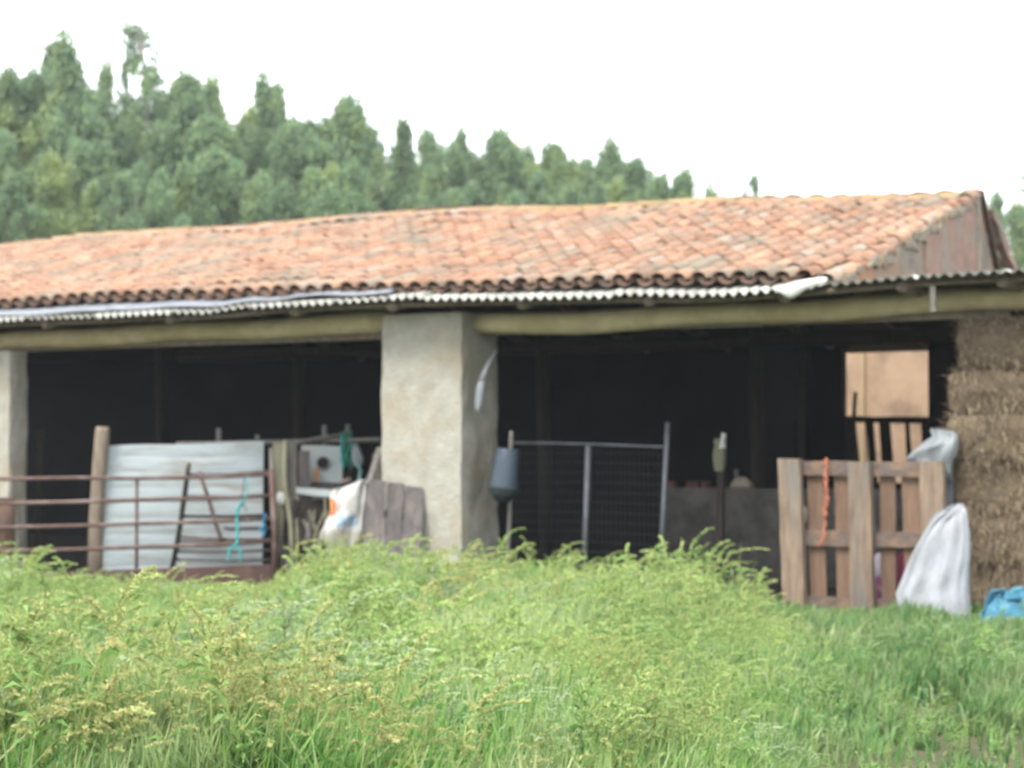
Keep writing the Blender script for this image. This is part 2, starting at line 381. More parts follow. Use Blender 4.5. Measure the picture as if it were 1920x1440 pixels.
# ------------------------------------------------------------------ ground
def ground_fn(s, t):
    x, y = -270 + 540 * s, -60 + 420 * t
    return Vector((x, y, 0))
g = MB().grid(ground_fn, 40, 40).build('ground', M['soil']); tag(g, kind='structure')
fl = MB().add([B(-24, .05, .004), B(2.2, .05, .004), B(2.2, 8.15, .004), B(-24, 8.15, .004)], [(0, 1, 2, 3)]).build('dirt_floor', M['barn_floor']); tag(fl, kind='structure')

# ------------------------------------------------------------------ the shed
VE, VR = -.30, 4.6                           # eave and ridge, metres behind the front
zE = profile([(-300, 578), (0, 568), (200, 553), (365, 546), (500, 539), (640, 536), (800, 538), (1000, 528), (1200, 519), (1400, 516), (1560, 515)], VE)
zR = profile([(-400, 492), (0, 462), (200, 444), (500, 423), (700, 409), (900, 394), (1100, 391), (1240, 388), (1400, 381), (1600, 374), (1835, 364)], VR)
zC = profile([(-200, 606), (0, 597), (180, 590), (300, 583), (380, 584), (450, 573), (640, 562), (800, 556), (1000, 552), (1200, 548), (1300, 549), (1420, 541), (1560, 530), (1700, 516), (1850, 508), (1960, 502)], -.5)
UE = UZ(1562, 520, VE)[0]                    # where the tiles end at the eave
UR = UZ(1826, 364, VR)[0]                    # and at the ridge
UL = -20.0
def roof_z(u, v):
    if v <= VR: t = (v - VE) / (VR - VE); return zE(u) * (1 - t) + zR(u) * t + .02 * math.sin(u * 1.3 + v) * math.sin(v * 1.1)
    w_ = v - VR; zk = zR(u) - .95
    return zR(u) - .95 * w_ / .72 if w_ < .72 else zk + (2.95 - zk) * (w_ - .72) / 3.6
def u_end(v): return UE + (UR - UE) * max(0, min(1, (v - VE) / (VR - VE)))

barn = thing('barn', 'long open fronted farm shed with sagging orange clay tile roof and pale rendered pillars', 'barn', O, rotz=TH)
# roof deck on both slopes
def deck(s, t):
    v = VE + .15 + (9.1 - VE) * t
    ue = u_end(v) if v < VR else UR
    u = UL + (ue - .05 - UL) * s
    return B(u, v, roof_z(u, v) - .10)
roof = MB().slab(deck, 40, 16, (0, 0, .05)).build('roof', M['deck'], barn)
# barrel tiles
def tile_mesh(name, l=.43, w0=.178, w1=.15, h0=.072, h1=.066, n=6, th=.012):
    m = MB(); vs = []
    for (yy, wd, h) in ((0, w0, h0), (l, w1, h1)):
        for r in (0, 1):
            for i in range(n + 1):
                q = math.pi * i / n
                vs.append((-math.cos(q) * (wd / 2 - th * r), yy, math.sin(q) * (h - th * r)))
    k = n + 1; fs = []
    for i in range(n):
        fs.append((i, i + 1, 2 * k + i + 1, 2 * k + i)); fs.append((k + i + 1, k + i, 3 * k + i, 3 * k + i + 1)); fs.append((i + 1, i, k + i, k + i + 1))
    me = bpy.data.meshes.new(name); me.from_pydata(vs, [], fs); me.materials.append(M['tile'])
    me.polygons.foreach_set('use_smooth', [True] * len(me.polygons))
    return me, vs, fs
TME, TV, TF = tile_mesh('roof_tile')
DU, ROW = .206, .325
NROW = int((VR - VE) / ROW * 1.0)
LIFT = (UZ(440, 410, VR)[0], UZ(930, 400, VR)[0]); SLIP = (UZ(375, 545, VE)[0], UZ(640, 540, VE)[0])
tiles, chans = [], []
cols = int((UR - UL) / DU)
sag = [random.uniform(-.012, .012) for _ in range(cols + 1)]
for c in range(cols):
    u0 = UR - .14 - c * DU
    for r in range(NROW + 1):
        v = VE - .03 + r * (VR - VE) / (NROW + .75)
        if u0 > u_end(v) - .06: continue
        u = u0 + sag[c] + random.gauss(0, .004)
        sl = math.atan2(roof_z(u, v + .4) - roof_z(u, v), .4)
        z = roof_z(u, v) - .012 + random.gauss(0, .003)
        if r >= NROW - 1 and LIFT[0] < u < LIFT[1]: z += .016 + .012 * math.sin(u * 3)
        if r == 0 and SLIP[0] < u < SLIP[1]: z -= .02; v -= random.uniform(0, .07)
        big = random.random() < .03
        rot = Matrix.Rotation(random.gauss(0, .016) + (random.uniform(-.12, .12) if big else 0), 4, 'Z') @ Matrix.Rotation(sl - .024 + random.gauss(0, .012), 4, 'X') @ Matrix.Rotation(random.gauss(0, .03), 4, 'Y')
        ml = Matrix.Translation((u, v + random.gauss(0, .006), z)) @ rot
        tiles.append(ml)
        chans.append(Matrix.Translation((u - DU / 2, v - (.06 if r == 0 else .0), z + .002)) @ Matrix.Rotation(sl - .014, 4, 'X') @ Matrix.Rotation(math.pi, 4, 'Y'))
tiles.sort(key=lambda m: (BM @ m.translation).y)
for ml in tiles[:300]:
    o = bpy.data.objects.new('roof_tile', TME); COL.objects.link(o); o.parent = roof; o.matrix_local = ml
far = MB()
for ml in tiles[300:]: far.add([BM @ (ml @ Vector(p)) for p in TV], TF)
tag(far.build('far_roof_tiles', M['tile'], roof, smooth=True), kind='stuff')
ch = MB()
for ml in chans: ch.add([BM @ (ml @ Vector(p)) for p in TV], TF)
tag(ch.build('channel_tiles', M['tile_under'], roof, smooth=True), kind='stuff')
# tiles of the far slope, whose edge shows past the gable
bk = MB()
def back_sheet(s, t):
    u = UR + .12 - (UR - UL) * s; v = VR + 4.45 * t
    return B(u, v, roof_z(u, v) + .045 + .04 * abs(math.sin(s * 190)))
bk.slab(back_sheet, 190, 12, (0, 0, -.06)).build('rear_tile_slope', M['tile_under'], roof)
# ridge tiles
rm = MB(); uu = UR + .05; i = 0
RME, RV, RF = tile_mesh('ridge_tile', .5, .26, .23, .085, .075, 7, .015)
RME.materials.clear(); RME.materials.append(M['ridge'])
while uu > UL + .5:
    z = (roof_z(uu, VR) + roof_z(uu - .42, VR)) / 2 - .035 + random.gauss(0, .008)
    o = bpy.data.objects.new('ridge_tile', RME); COL.objects.link(o); o.parent = roof
    o.matrix_local = Matrix.Translation((uu, VR, z)) @ Matrix.Rotation(math.pi / 2 + random.gauss(0, .03), 4, 'Z') @ Matrix.Rotation(math.atan2(zR(uu - .4) - zR(uu), .4) + random.gauss(0, .02) + .02, 4, 'X')
    uu -= .41
# gable end
GA = B(UE + .03, VE, 0); GB = B(UR + .06, VR, 0); gd = (GB - GA).normalized(); gn = Vector((gd.y, -gd.x, 0))
def gz(s):                                    # verge height along the gable, s from the eave corner to the ridge
    return zE(UE) * (1 - s) + (zR(UR) + .05) * s
Lg = (GB - GA).length
gm = MB()
def gfn(s, t):
    z0 = 2.90; return GA.lerp(GB, s) + Vector((0, 0, z0 + (gz(s) - .045 + .012 * math.sin(s * 31) - z0) * t))
gm.slab(gfn, 16, 6, gn * -.18)
def gback(s, t):
    p = GB + gd * .004 + VA * (4.3 * s); z1 = roof_z(UR, VR + 4.3 * s + .001) - .03; return p + Vector((0, 0, 2.90 + (max(z1, 2.95) - 2.90) * t))
gm.slab(gback, 24, 4, gn * -.18)
gm.build('gable_wall', M['gable'], barn)
def patch(name, s0, s1, zlo, top, mat, proud, nu=8):
    f = lambda s, t: GA.lerp(GB, s0 + (s1 - s0) * s) + gn * proud + Vector((0, 0, zlo + (gz(s0 + (s1 - s0) * s) - top + .03 * math.sin(s * 7 + s0 * 9) - zlo) * t))
    return MB().slab(f, nu, 4, gn * -(proud + .05)).build(name, mat, barn)
patch('clay_infill', .56, .965, 2.92, .15, M['clay'], .012)

patch('corner_strip', .968, 1.0, 2.92, .06, M['mortar'], .02, 3)

va = math.atan2((GB - GA).dot(VA), (GB - GA).dot(UA)) - math.pi / 2      # tiles laid along the verge
nv = 15
for k in range(nv):
    s0 = k / nv * 1.0 - .01; p = GA.lerp(GB, s0) - UA * (.075 + random.uniform(-.015, .02)); z = gz(max(s0, 0)) - .055 + random.gauss(0, .008)
    o = bpy.data.objects.new('verge_tile', TME); COL.objects.link(o); o.parent = roof
    o.matrix_local = Matrix.Translation(((p - O).dot(UA), (p - O).dot(VA), z)) @ Matrix.Rotation(va + random.gauss(0, .05), 4, 'Z') @ Matrix.Rotation(math.atan2(gz(1) - gz(0), Lg) - .02 + random.gauss(0, .015), 4, 'X') @ Matrix.Rotation(.12 + random.gauss(0, .08), 4, 'Y')
vm = MB()                                     # lumps of mortar that bed the verge tiles
for k in range(46):
    s0 = random.uniform(0.0, .99); p = GA.lerp(GB, s0) + gn * random.uniform(-.01, .012); p.z = gz(s0) - .075 - abs(random.gauss(0, .035))
    vm.box(p, (random.uniform(.03, .07), random.uniform(.10, .34), random.uniform(.03, .08)), (Matrix.Rotation(TH + va, 3, 'Z') @ Matrix.Rotation(.28 + random.gauss(0, .15), 3, 'X')))
tag(vm.build('verge_mortar', M['mortar'], barn), kind='stuff')
rv_ = MB()                                    # reddish verge of the far slope
p0, p1 = PP(1856, 398, VR + .32), PP(1897, 510, VR + 1.0)
rv_.bar(p0, p1, UA * .055, VA * .10, 8, .012).build('rear_verge', M['clay'], barn)
rv2 = MB().bar(p0 - UA * .03 - Vector((0, 0, .25)), p1 - UA * .13 - Vector((0, 0, .05)), UA * .025, VA * .06, 6, .008).build('verge_board', M['greypost'], barn)

# pillars
def pillar(u0, u1, v1, z1, seed):
    r_ = random.Random(seed); m = MB(); n = 14
    ring = []
    for s in range(7): ring.append((u0 + (u1 - u0) * s / 6, 0.0))
    for s in range(1, 6): ring.append((u1, v1 * s / 6))
    for s in range(7): ring.append((u1 - (u1 - u0) * s / 6, v1))
    for s in range(1, 6): ring.append((u0, v1 * (1 - s / 6)))
    K = len(ring); vs = []
    for i in range(n + 1):
        z = z1 * i / n; fl_ = .02 * (1 - i / n)
        for (a, b) in ring:
            ca, cb = (a - (u0 + u1) / 2) / (u1 - u0) * 2, (b - v1 / 2) / v1 * 2
            e = (abs(ca) > .99) and (abs(cb) > .99)
            k_ = (.985 if e else 1.0) + fl_
            vs.append(B((u0 + u1) / 2 + ca * (u1 - u0) / 2 * k_ + r_.gauss(0, .004) - (abs(r_.gauss(0, .008)) if e else 0) * (1 if ca > 0 else -1), v1 / 2 + cb * v1 / 2 * k_ + r_.gauss(0, .005), z))
    fs = [tuple(range(K))[::-1], tuple(n * K + j for j in range(K))]
    for i in range(n):
        for j in range(K):
            j2 = (j + 1) % K; fs.append((i * K + j, i * K + j2, i * K + K + j2, i * K + K + j))
    return m.add(vs, fs).build('pillar', M['render'], barn)
ua, ub = UZ(714, 800, 0)[0], UZ(866, 800, 0)[0]
zt = UZ(790, 588, 0)[1]
pillar(ua, ub, .74, zt, 3)
uc = UZ(18, 780, 0)[0]
pillar(uc - .95, uc, .30, UZ(0, 658, 0)[1], 5)
# beams
def beam(pts, h, v0=.2, dpt=.26, seed=1):
    a = [UZ(x, y, v0) for x, y in pts]; r_ = random.Random(seed)
    us = np.linspace(a[0][0], a[-1][0], 26); zs = np.interp(us, [q[0] for q in a], [q[1] for q in a])
    K = 14; vs = []; rr = h / 2
    for i, (u, z) in enumerate(zip(us, zs)):
        rad = rr * (1 + .05 * math.sin(u * 1.9 + seed) + r_.gauss(0, .012)); wz = .012 * math.sin(u * 2.7 + seed)
        for j in range(K):
            q_ = 2 * math.pi * j / K
            vs.append(B(u, v0 + rr + math.cos(q_) * rad + r_.gauss(0, .003), z + rr + wz + math.sin(q_) * rad + r_.gauss(0, .003)))
    fs = [tuple(range(K)), tuple((25) * K + j for j in range(K))[::-1]]
    for i in range(25):
        for j in range(K):
            j2 = (j + 1) % K; fs.append((i * K + j2, i * K + j, i * K + K + j, i * K + K + j2))
    return MB().add(vs, fs).build('beam', M['beam'], barn, smooth=True)
beam([(-200, 667), (10, 657), (120, 651), (300, 642), (420, 638), (600, 629), (720, 625)], .23, seed=2)
MB().slab(lambda s_, t: B(-14 + (UE + 15.4) * s_, .34 + .03 * t, 2.60 + .0 * s_ + .22 * t), 20, 2, (0, 0, -.0) if False else VA * .05).build('beam_shade_plank', M['rafter'], barn)  # dark plank added to stand for the shaded upper half of the beam
beam([(885, 627), (960, 627), (1100, 623), (1250, 615), (1400, 607), (1600, 598), (1750, 588), (1960, 578)], .22, seed=4)
# rafters: round poles resting on the beam
for px in (-80, 95, 330, 560, 745, 990, 1225, 1480, 1700, 1890):
    u, _ = UZ(px, 590, -.25)
    z0 = (zC(u) - .10)
    zb = z0 + .02
    pts = [B(u + .02 * math.sin(i + px), -.36 + i * (8.6 if u < UE else 7.8) / 10, min(zb + (i * .86) * (.27 if u < UE else .03) , roof_z(min(u, UR - .2), -.36 + i * .86) - .18) if u < UE else zb + i * .02) for i in range(11)]
    MB().tube(pts, .055 + .01 * random.random(), 8).build('rafter', M['rafter'], barn, smooth=True)
MB().bar(PP(1749, 536, -.4), PP(1751, 584, -.4), UA * .022, VA * .015, 3, .004).build('hanging_slat', M['greypost'], barn)
# long batten behind the sheet edge
def batten_pts():
    return [B(u, -.28, zC(u) - .055) for u in np.linspace(-13.5, 1.6, 30)]
MB().tube(batten_pts(), .03, 6).build('batten', M['rafter'], barn)
# corrugated sheets below the tiles
edges = list(UE - 1.05 * np.arange(13, 0, -1)) + [UE, UE + 1.0, UE + 2.0, 1.95]
M['fibre_old'] = mk('mossy_corrugated_sheet', (.13, .13, .105), (.08, .085, .065), 4, .9, c3=(.55, .55, .51), s3=4.5, t3=(.58, .64), world=True)
PITCHC = .105
for a, b in zip(edges[:-1], edges[1:]):
    lift = random.gauss(0, .008); tilt = random.gauss(0, .01); bright = random.random()
    mid = (a + b) / 2; ext = mid > UE
    ov = .04
    def sh(s, t, a=a, b=b):
        u = a + (b - a + (ov if abs(b - UE) > .01 else -.05)) * s; v = -.5 + (4.6 if ext else 1.25) * t + .03 * math.sin(a * 3.3)
        amp = .017 if ext else .021
        rise = (v + .5) * (.035 if ext else .25)
        return B(u, v, zC(u) + rise + lift + tilt * (s - .5) + amp * math.cos(2 * math.pi * u / PITCHC) - .01)
    n = int((b - a + ov) / PITCHC * 8)
    MB().slab(sh, n, 6, (0, 0, -.011))    .build('corrugated_sheet', M['fibre_old' if ext else 'fibre'], barn, smooth=False)
# flat sheet over the canopy behind the corrugated strip on the right
MB().slab(lambda s, t: B(UE - .2 + (2.3 - UE) * s, 3.9 + 4.4 * t, 2.99 + .02 * math.sin(s * 20)), 8, 4, (0, 0, -.02)).build('canopy_sheet', M['deck'], barn)
# bent flashing strips along the left of the eave
for (x0, y0, x1, y1, hgt) in ((-60, 589, 210, 576, .10), (200, 575, 420, 566, .10), (405, 567, 560, 552, .085), (550, 552, 735, 546, .06)):
    (u0, z0), (u1, z1) = UZ(x0, y0, -.44), UZ(x1, y1, -.44)
    fn = lambda s, t, u0=u0, u1=u1, z0=z0, z1=z1, hgt=hgt: B(u0 + (u1 - u0) * s, -.47 + .22 * t, z0 + (z1 - z0) * s - hgt * .35 + hgt * 1.1 * t ** .7 + .008 * math.sin(s * 9 + u0))
    MB().slab(fn, 14, 4, (0, 0, -.004)).build('flashing', M['flash'], barn, smooth=True)
# walls that close the shed
def wall(name, pts, z0, z1, mat, th=.2):
    (a, b), (c, d) = pts; p, q = B(a, b), B(c, d); n_ = (q - p).normalized(); n_ = Vector((n_.y, -n_.x, 0)) * th
    return MB().hexa([p + Vector((0, 0, z0)), q + Vector((0, 0, z0)), q + n_ + Vector((0, 0, z0)), p + n_ + Vector((0, 0, z0)),
                      p + Vector((0, 0, z1)), q + Vector((0, 0, z1)), q + n_ + Vector((0, 0, z1)), p + n_ + Vector((0, 0, z1))]).build(name, mat, barn)
VB = 8.2
wl, wtop = UZ(1579, 638, VB); wr, wbot = UZ(1741, 780, VB)
_, slo = UZ(1600, 905, VB)
sl_top = UZ(1600, 792, VB)[1]
bw = MB()
def wb(u0, u1, z0, z1): bw.hexa([B(u0, VB, z0), B(u1, VB, z0), B(u1, VB + .16, z0), B(u0, VB + .16, z0), B(u0, VB, z1), B(u1, VB, z1), B(u1, VB + .16, z1), B(u0, VB + .16, z1)])
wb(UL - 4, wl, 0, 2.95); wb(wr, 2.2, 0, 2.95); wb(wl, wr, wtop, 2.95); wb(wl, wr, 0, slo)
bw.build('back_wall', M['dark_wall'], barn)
# rounded corner block in the opening and the boarding below it
MB().add([B(wl, VB - .01, wtop), B(wl + .12, VB - .01, wtop), B(wl, VB - .01, wtop - .12), B(wl, VB + .17, wtop), B(wl + .12, VB + .17, wtop), B(wl, VB + .17, wtop - .12), B(wl + .035, VB - .01, wtop - .035), B(wl + .035, VB + .17, wtop - .035)],
         [(0, 1, 6, 2), (3, 5, 7, 4), (1, 4, 7, 6), (6, 7, 5, 2), (0, 3, 4, 1), (0, 2, 5, 3)]).build('corner_stone', M['dark_wall'], barn)
MB().bar(B(wl - .05, VB + .05, (wbot + sl_top) / 2 + .01), B(wr + .05, VB + .05, (wbot + sl_top) / 2 - .02), Vector((0, 0, (wbot - sl_top) / 2)), VA * .03, 5, .006).build('rail', M['darkwood'], barn)
for (xa, xb, xc, xd) in ((1572, 1603, 1578, 1616), (1622, 1637, 1634, 1646), (1648, 1668, 1656, 1678), (1697, 1704, 1702, 1713), (1727, 1748, 1733, 1752)):
    a0, a1 = UZ(xa, 785, VB + .03)[0], UZ(xb, 785, VB + .03)[0]; b0, b1 = UZ(xc, 905, VB + .03)[0], UZ(xd, 905, VB + .03)[0]
    zt_, zb_ = sl_top + .03, slo - .03
    MB().hexa([B(b0, VB + .02, zb_), B(b1, VB + .02, zb_), B(b1, VB + .05, zb_), B(b0, VB + .05, zb_), B(a0, VB + .02, zt_), B(a1, VB + .02, zt_), B(a1, VB + .05, zt_), B(a0, VB + .05, zt_)]).build('slat', M['darkwood'], barn)
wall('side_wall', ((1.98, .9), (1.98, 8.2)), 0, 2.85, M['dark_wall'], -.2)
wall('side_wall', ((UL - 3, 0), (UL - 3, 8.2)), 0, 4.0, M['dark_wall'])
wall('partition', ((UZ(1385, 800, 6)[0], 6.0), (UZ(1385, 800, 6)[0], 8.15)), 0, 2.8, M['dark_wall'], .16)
# low feeding wall inside
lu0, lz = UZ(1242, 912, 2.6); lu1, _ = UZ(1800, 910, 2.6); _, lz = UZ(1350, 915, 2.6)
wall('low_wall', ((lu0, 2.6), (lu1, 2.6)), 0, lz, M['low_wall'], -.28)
# inner posts
def inner_post(px0, py0, px1, py1, v, r, mat, name='inner_post'):
    a, b = PP(px0, py0, v), PP(px1, py1, v); b.z = 0
    return MB().tube([b, b.lerp(a, .3) + UA * .01, b.lerp(a, .7) - UA * .01, a], [r * 1.05, r, r, r * .95], 9).build(name, mat, barn, smooth=True)
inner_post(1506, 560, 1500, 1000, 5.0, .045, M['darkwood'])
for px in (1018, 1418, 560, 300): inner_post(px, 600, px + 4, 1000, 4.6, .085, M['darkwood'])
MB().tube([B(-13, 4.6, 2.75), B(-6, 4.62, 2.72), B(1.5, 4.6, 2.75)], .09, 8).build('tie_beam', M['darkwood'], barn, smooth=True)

# plaster wall behind the shed, seen through the opening
pu0, pu1 = UZ(1450, 700, 11.4)[0], UZ(1860, 700, 11.4)[0]
pw = thing('outer_wall', 'pinkish stained plaster wall seen through the square opening at the back of the shed', 'wall', B((pu0 + pu1) / 2, 11.4))
MB().slab(lambda s, t: B(pu0 + (pu1 - pu0) * s, 11.4, 3.3 * t), 10, 6, VA * .2).build('wall_face', M['plaster'], pw)
sx0, sx1 = UZ(1612, 700, 11.36)[0], UZ(1621, 700, 11.36)[0]
MB().bar(B((sx0 + sx1) / 2, 11.36, 0), B((sx0 + sx1) / 2, 11.36, 3.2), UA * (sx1 - sx0) / 2, VA * .03, 6, .006).build('corner_batten', mk('stained_batten', (.36, .27, .16), (.30, .22, .13), 4), pw)

# ------------------------------------------------------------------ left bay
# rusty tubular gate
gL, gR = (-60, 20.45), (513, 20.75)
def gp(x, y):
    D = gL[1] + (gR[1] - gL[1]) * (x - gL[0]) / (gR[0] - gL[0]); return W(x, y, D)
gate = thing('farm_gate', 'rusty tubular steel gate with five rails standing in the weeds', 'gate', Vector((gp(226, 1100).x, gp(226, 1100).y, 0)))
for ys in ((899, 896, 897, 895, 889), (945, 941, 937, 934, 929), (990, 986, 982, 978, 972), (1035, 1030, 1026, 1022, 1014)):
    MB().tube([gp(-60, ys[0]), gp(140, ys[1]), gp(260, ys[2]), gp(400, ys[3]), gp(513, ys[4])], .021, 8).build('rail', M['rust'], gate, smooth=True)
MB().tube([gp(256, 896) + Vector((0, .03, 0)), gp(255, 1066) + Vector((0, .03, 0))], .018, 8).build('upright', M['rust'], gate, smooth=True)
MB().tube([gp(509, 880), gp(515, 1000), gp(514, 1098)], .034, 8).build('end_post', M['rust'], gate, smooth=True)
MB().tube([gp(-55, 890), gp(-52, 1100)], .03, 8).build('end_post', M['rust'], gate, smooth=True)
MB().slab(lambda s, t: gp(-58 + 570 * s, (1078 - 20 * s) + (26 + 18 * s) * t) + Vector((0, .015 * math.sin(s * 14), 0)), 16, 3, (0, .012, 0)).build('kick_plate', M['rust_plate'], gate)
# wooden post by the sheet
def post(name, label, px0, py0, px1, py1, D, r, mat, cat='post', group=None, bend=.012, n=10):
    a, b = W(px0, py0, D), W(px1, py1, D); b.z = min(b.z, 0.0)
    pts = [b.lerp(a, t) + Vector((bend * math.sin(t * 5 + px0), 0, 0)) for t in (0, .2, .4, .6, .8, .97, 1)]
    m = MB().tube(pts, [r * q for q in (1.08, 1.0, 1.03, .97, 1.04, 1.0, .9)], n)
    return tag(m.build(name, mat, smooth=True), label, cat, group)
post('fence_post', 'thick round wooden post beside the white corrugated tin sheet', 191, 800, 177, 1080, 20.95, .080, M['post'])
post('fence_post', 'dark post in the shadow between the left pillar and the white tin sheet', 76, 805, 70, 1010, 23.0, .05, M['darkwood'])
# white corrugated tin sheet
tl, tr_, bl_, br_ = W(200, 836, 21.05), W(495, 828, 21.5), W(190, 1070, 20.95), W(492, 1064, 21.4)
def tin(s, t):
    p = (bl_.lerp(br_, s)).lerp(tl.lerp(tr_, s), t)
    zz = p.z
    return p + Vector((0, -.011 * abs(math.sin(zz * math.pi / .17)) ** .35 - .012 * math.sin(s * 5 + zz * 2), .006 * math.sin(s * 9)))
o = MB().slab(tin, 24, 64, (0, .006, 0)).build('tin_sheet', M['white_sheet'], smooth=False)
tag(o, 'white ribbed tin sheet standing upright behind the rusty gate', 'metal sheet')
# hurdle leaning in front of the sheet
def hp(x, y): return W(x, y, 20.86)
hd = thing('wooden_hurdle', 'dark stick hurdle with slanted side pole leaning between gate and white tin sheet', 'hurdle', Vector((hp(420, 1060).x, 20.86, 0)))
MB().tube([hp(354, 868), hp(347, 920), hp(337, 990), hp(322, 1070)], [.026, .03, .03, .028], 7).build('pole', M['darkwood'], hd, smooth=True)
MB().tube([hp(352, 866), hp(353, 880)], [.024, .03], 7).build('pole_end', M['post'], hd, smooth=True)
MB().tube([hp(374, 884) + Vector((0, -.04, 0)), hp(392, 935) + Vector((0, -.04, 0)), hp(408, 990) + Vector((0, -.04, 0)), hp(420, 1022) + Vector((0, -.04, 0))], .022, 7).build('brace', M['rust'], hd, smooth=True)
for (ya, yb, r) in ((890, 883, .014), (933, 929, .026), (968, 966, .02), (1007, 1012, .017), (990, 990, .02), (1034, 1032, .018), (1049, 1050, .016), (1015, 1012, .018)):
    xa = 350 - (ya - 885) * .16
    if ya == 990: xa = 420
    MB().tube([hp(xa, ya) + Vector((0, .03, 0)), hp(430, (ya + yb) / 2 + 2) + Vector((0, .03, 0)), hp(507, yb) + Vector((0, .03, 0))], r, 6).build('rung', random.choice([M['darkwood'], M['rust'], M['dark_plank']]), hd, smooth=True)
# twine hanging from the gate
def rope(name, label, cat, pts, r, mat, amp=.012, seed=0, n=5):
    return tag(MB().tube(wob(pts, amp, n, seed), r, 6).build(name, mat, smooth=True), label, cat)
q = lambda x, y, d=20.66: W(x, y, d)
t_ = thing('teal_twine', 'teal baling twine knotted over the gate rails with two loose ends hanging', 'twine', q(445, 1055))
MB().tube(wob([q(463, 892), q(462, 925), q(455, 945), q(446, 958), q(445, 975)], .008, 5, 2), [.008] * 21, 6).build('strand', M['teal'], t_, smooth=True)
MB().tube(wob([q(456, 940), q(449, 950), q(443, 957), q(447, 966)], .012, 6, 4), .017, 7).build('knot', M['teal'], t_, smooth=True)
MB().tube(wob([q(444, 972), q(446, 1000), q(443, 1022)], .012, 6, 3), .017, 6).build('hank', M['teal'], t_, smooth=True)
MB().tube(wob([q(443, 1022), q(430, 1030), q(427, 1052)], .006, 6, 5), .013, 6).build('strand', M['teal'], t_, smooth=True)
MB().tube(wob([q(443, 1022), q(451, 1036), q(449, 1052)], .006, 6, 6), .013, 6).build('strand', M['teal'], t_, smooth=True)
rope('blue_twine', 'short blue twine hank hanging near the end post of the gate', 'twine', [q(497, 962), q(493, 975), q(496, 984), q(489, 992), q(497, 995), q(491, 1006)], .012, M['blue_twine'], .012, 9)
rope('dark_rope', 'thin dark cord dangling from the upper rails of the gate', 'cord', [q(459, 892), q(455, 930), q(462, 960)], .005, M['black'], .004, 11)
# rusty drum at the frame's edge
dr = thing('rusty_drum', 'rusty brown drum with dark open top partly cut off at the left edge', 'drum', Vector((W(-8, 1000, 20.9).x, 20.9, 0)))
c = dr.location; zt2 = W(-8, 935, 20.9).z
MB().tube([c, c + Vector((0, 0, zt2 * .3)), c + Vector((0, 0, zt2 * .33)), c + Vector((0, 0, zt2 * .36)), c + Vector((0, 0, zt2 * .66)), c + Vector((0, 0, zt2 * .69)), c + Vector((0, 0, zt2 * .72)), c + Vector((0, 0, zt2))], [.2, .2, .212, .2, .2, .212, .2, .2], 24).build('body', M['drum'], dr, smooth=True)
MB().tube([c + Vector((0, 0, zt2 + .002)), c + Vector((0, 0, zt2 + .006))], .175, 20).build('opening', M['black'], dr)
MB().tube([c + Vector((math.cos(a) * .2, math.sin(a) * .2, zt2)) for a in np.linspace(0, 2 * math.pi, 25)], .012, 6).build('rim', M['drum'], dr)

# horizontal poles and stubs above the sheet
def pole(label, pts, r, mat, name='pole', cat='pole', D=21.75):
    return tag(MB().tube([W(x, y, D + dd) for x, y, dd in pts], r, 8).build(name, mat, smooth=True), label, cat)
pole('long grey pole lying level behind the tin sheet top up to the pillar', [(330, 833, -.1), (500, 829, 0), (620, 826, 0), (712, 824, -.6)], .026, M['greypost'])
pole('thin grey pole slanting up to the green twine above the white panel', [(545, 833, -.06), (600, 821, -.06), (660, 812, -.06)], .02, M['greypost'])
for (px, y0, lab) in ((410, 803, 'grey post top rising highest behind the middle of the white tin sheet'), (481, 815, 'short grey post top just left of the mossy plank'), (607, 797, 'grey post top above the white panel with a dark hole'), (651, 796, 'grey post top wrapped by green twine beside the white panel')):
    post('stake', lab, px, y0, px + 1, 1090, 21.9, .03, M['greypost'], 'stake')
# planks between the gate and the pillar
def plank(name, label, a, b, hw, mat, D, cat='plank', th=.018, z0=None, n=5):
    p, s_ = W(*a, D), W(*b, D)
    if z0 is not None: s_.z = z0
    return tag(MB().bar(p, s_, Vector((hw, 0, 0)), Vector((0, th, 0)), n, .004).build(name, mat), label, cat)
plank('upright_plank', 'mossy upright plank right of the white tin sheet', (520, 830), (527, 1090), .055, M['mossy'], 21.2, z0=0)
plank('upright_plank', 'pale grey round topped plank between the mossy plank and darker short plank', (548, 832), (551, 1090), .05, M['greypost'], 21.35, z0=0)
plank('upright_plank', 'darker short plank left of the white panel', (571, 846), (572, 1090), .062, M['dark_plank'], 21.28, z0=0)
tag(MB().tube([W(534, 826, 20.95), W(533, 900, 20.95), W(545, 980, 20.8), W(551, 1075, 20.6)], [.03, .034, .028, .026], 8).build('stake', M['mossy'], smooth=True), 'crooked mossy stake standing in front of the upright planks', 'stake')
tag(MB().tube([W(509, 840, 21.2), W(512, 960, 21.15), W(519, 1080, 21.1)], .028, 8).build('stake', M['greypost'], smooth=True), 'dark thin stake right behind the end post of the gate', 'stake')
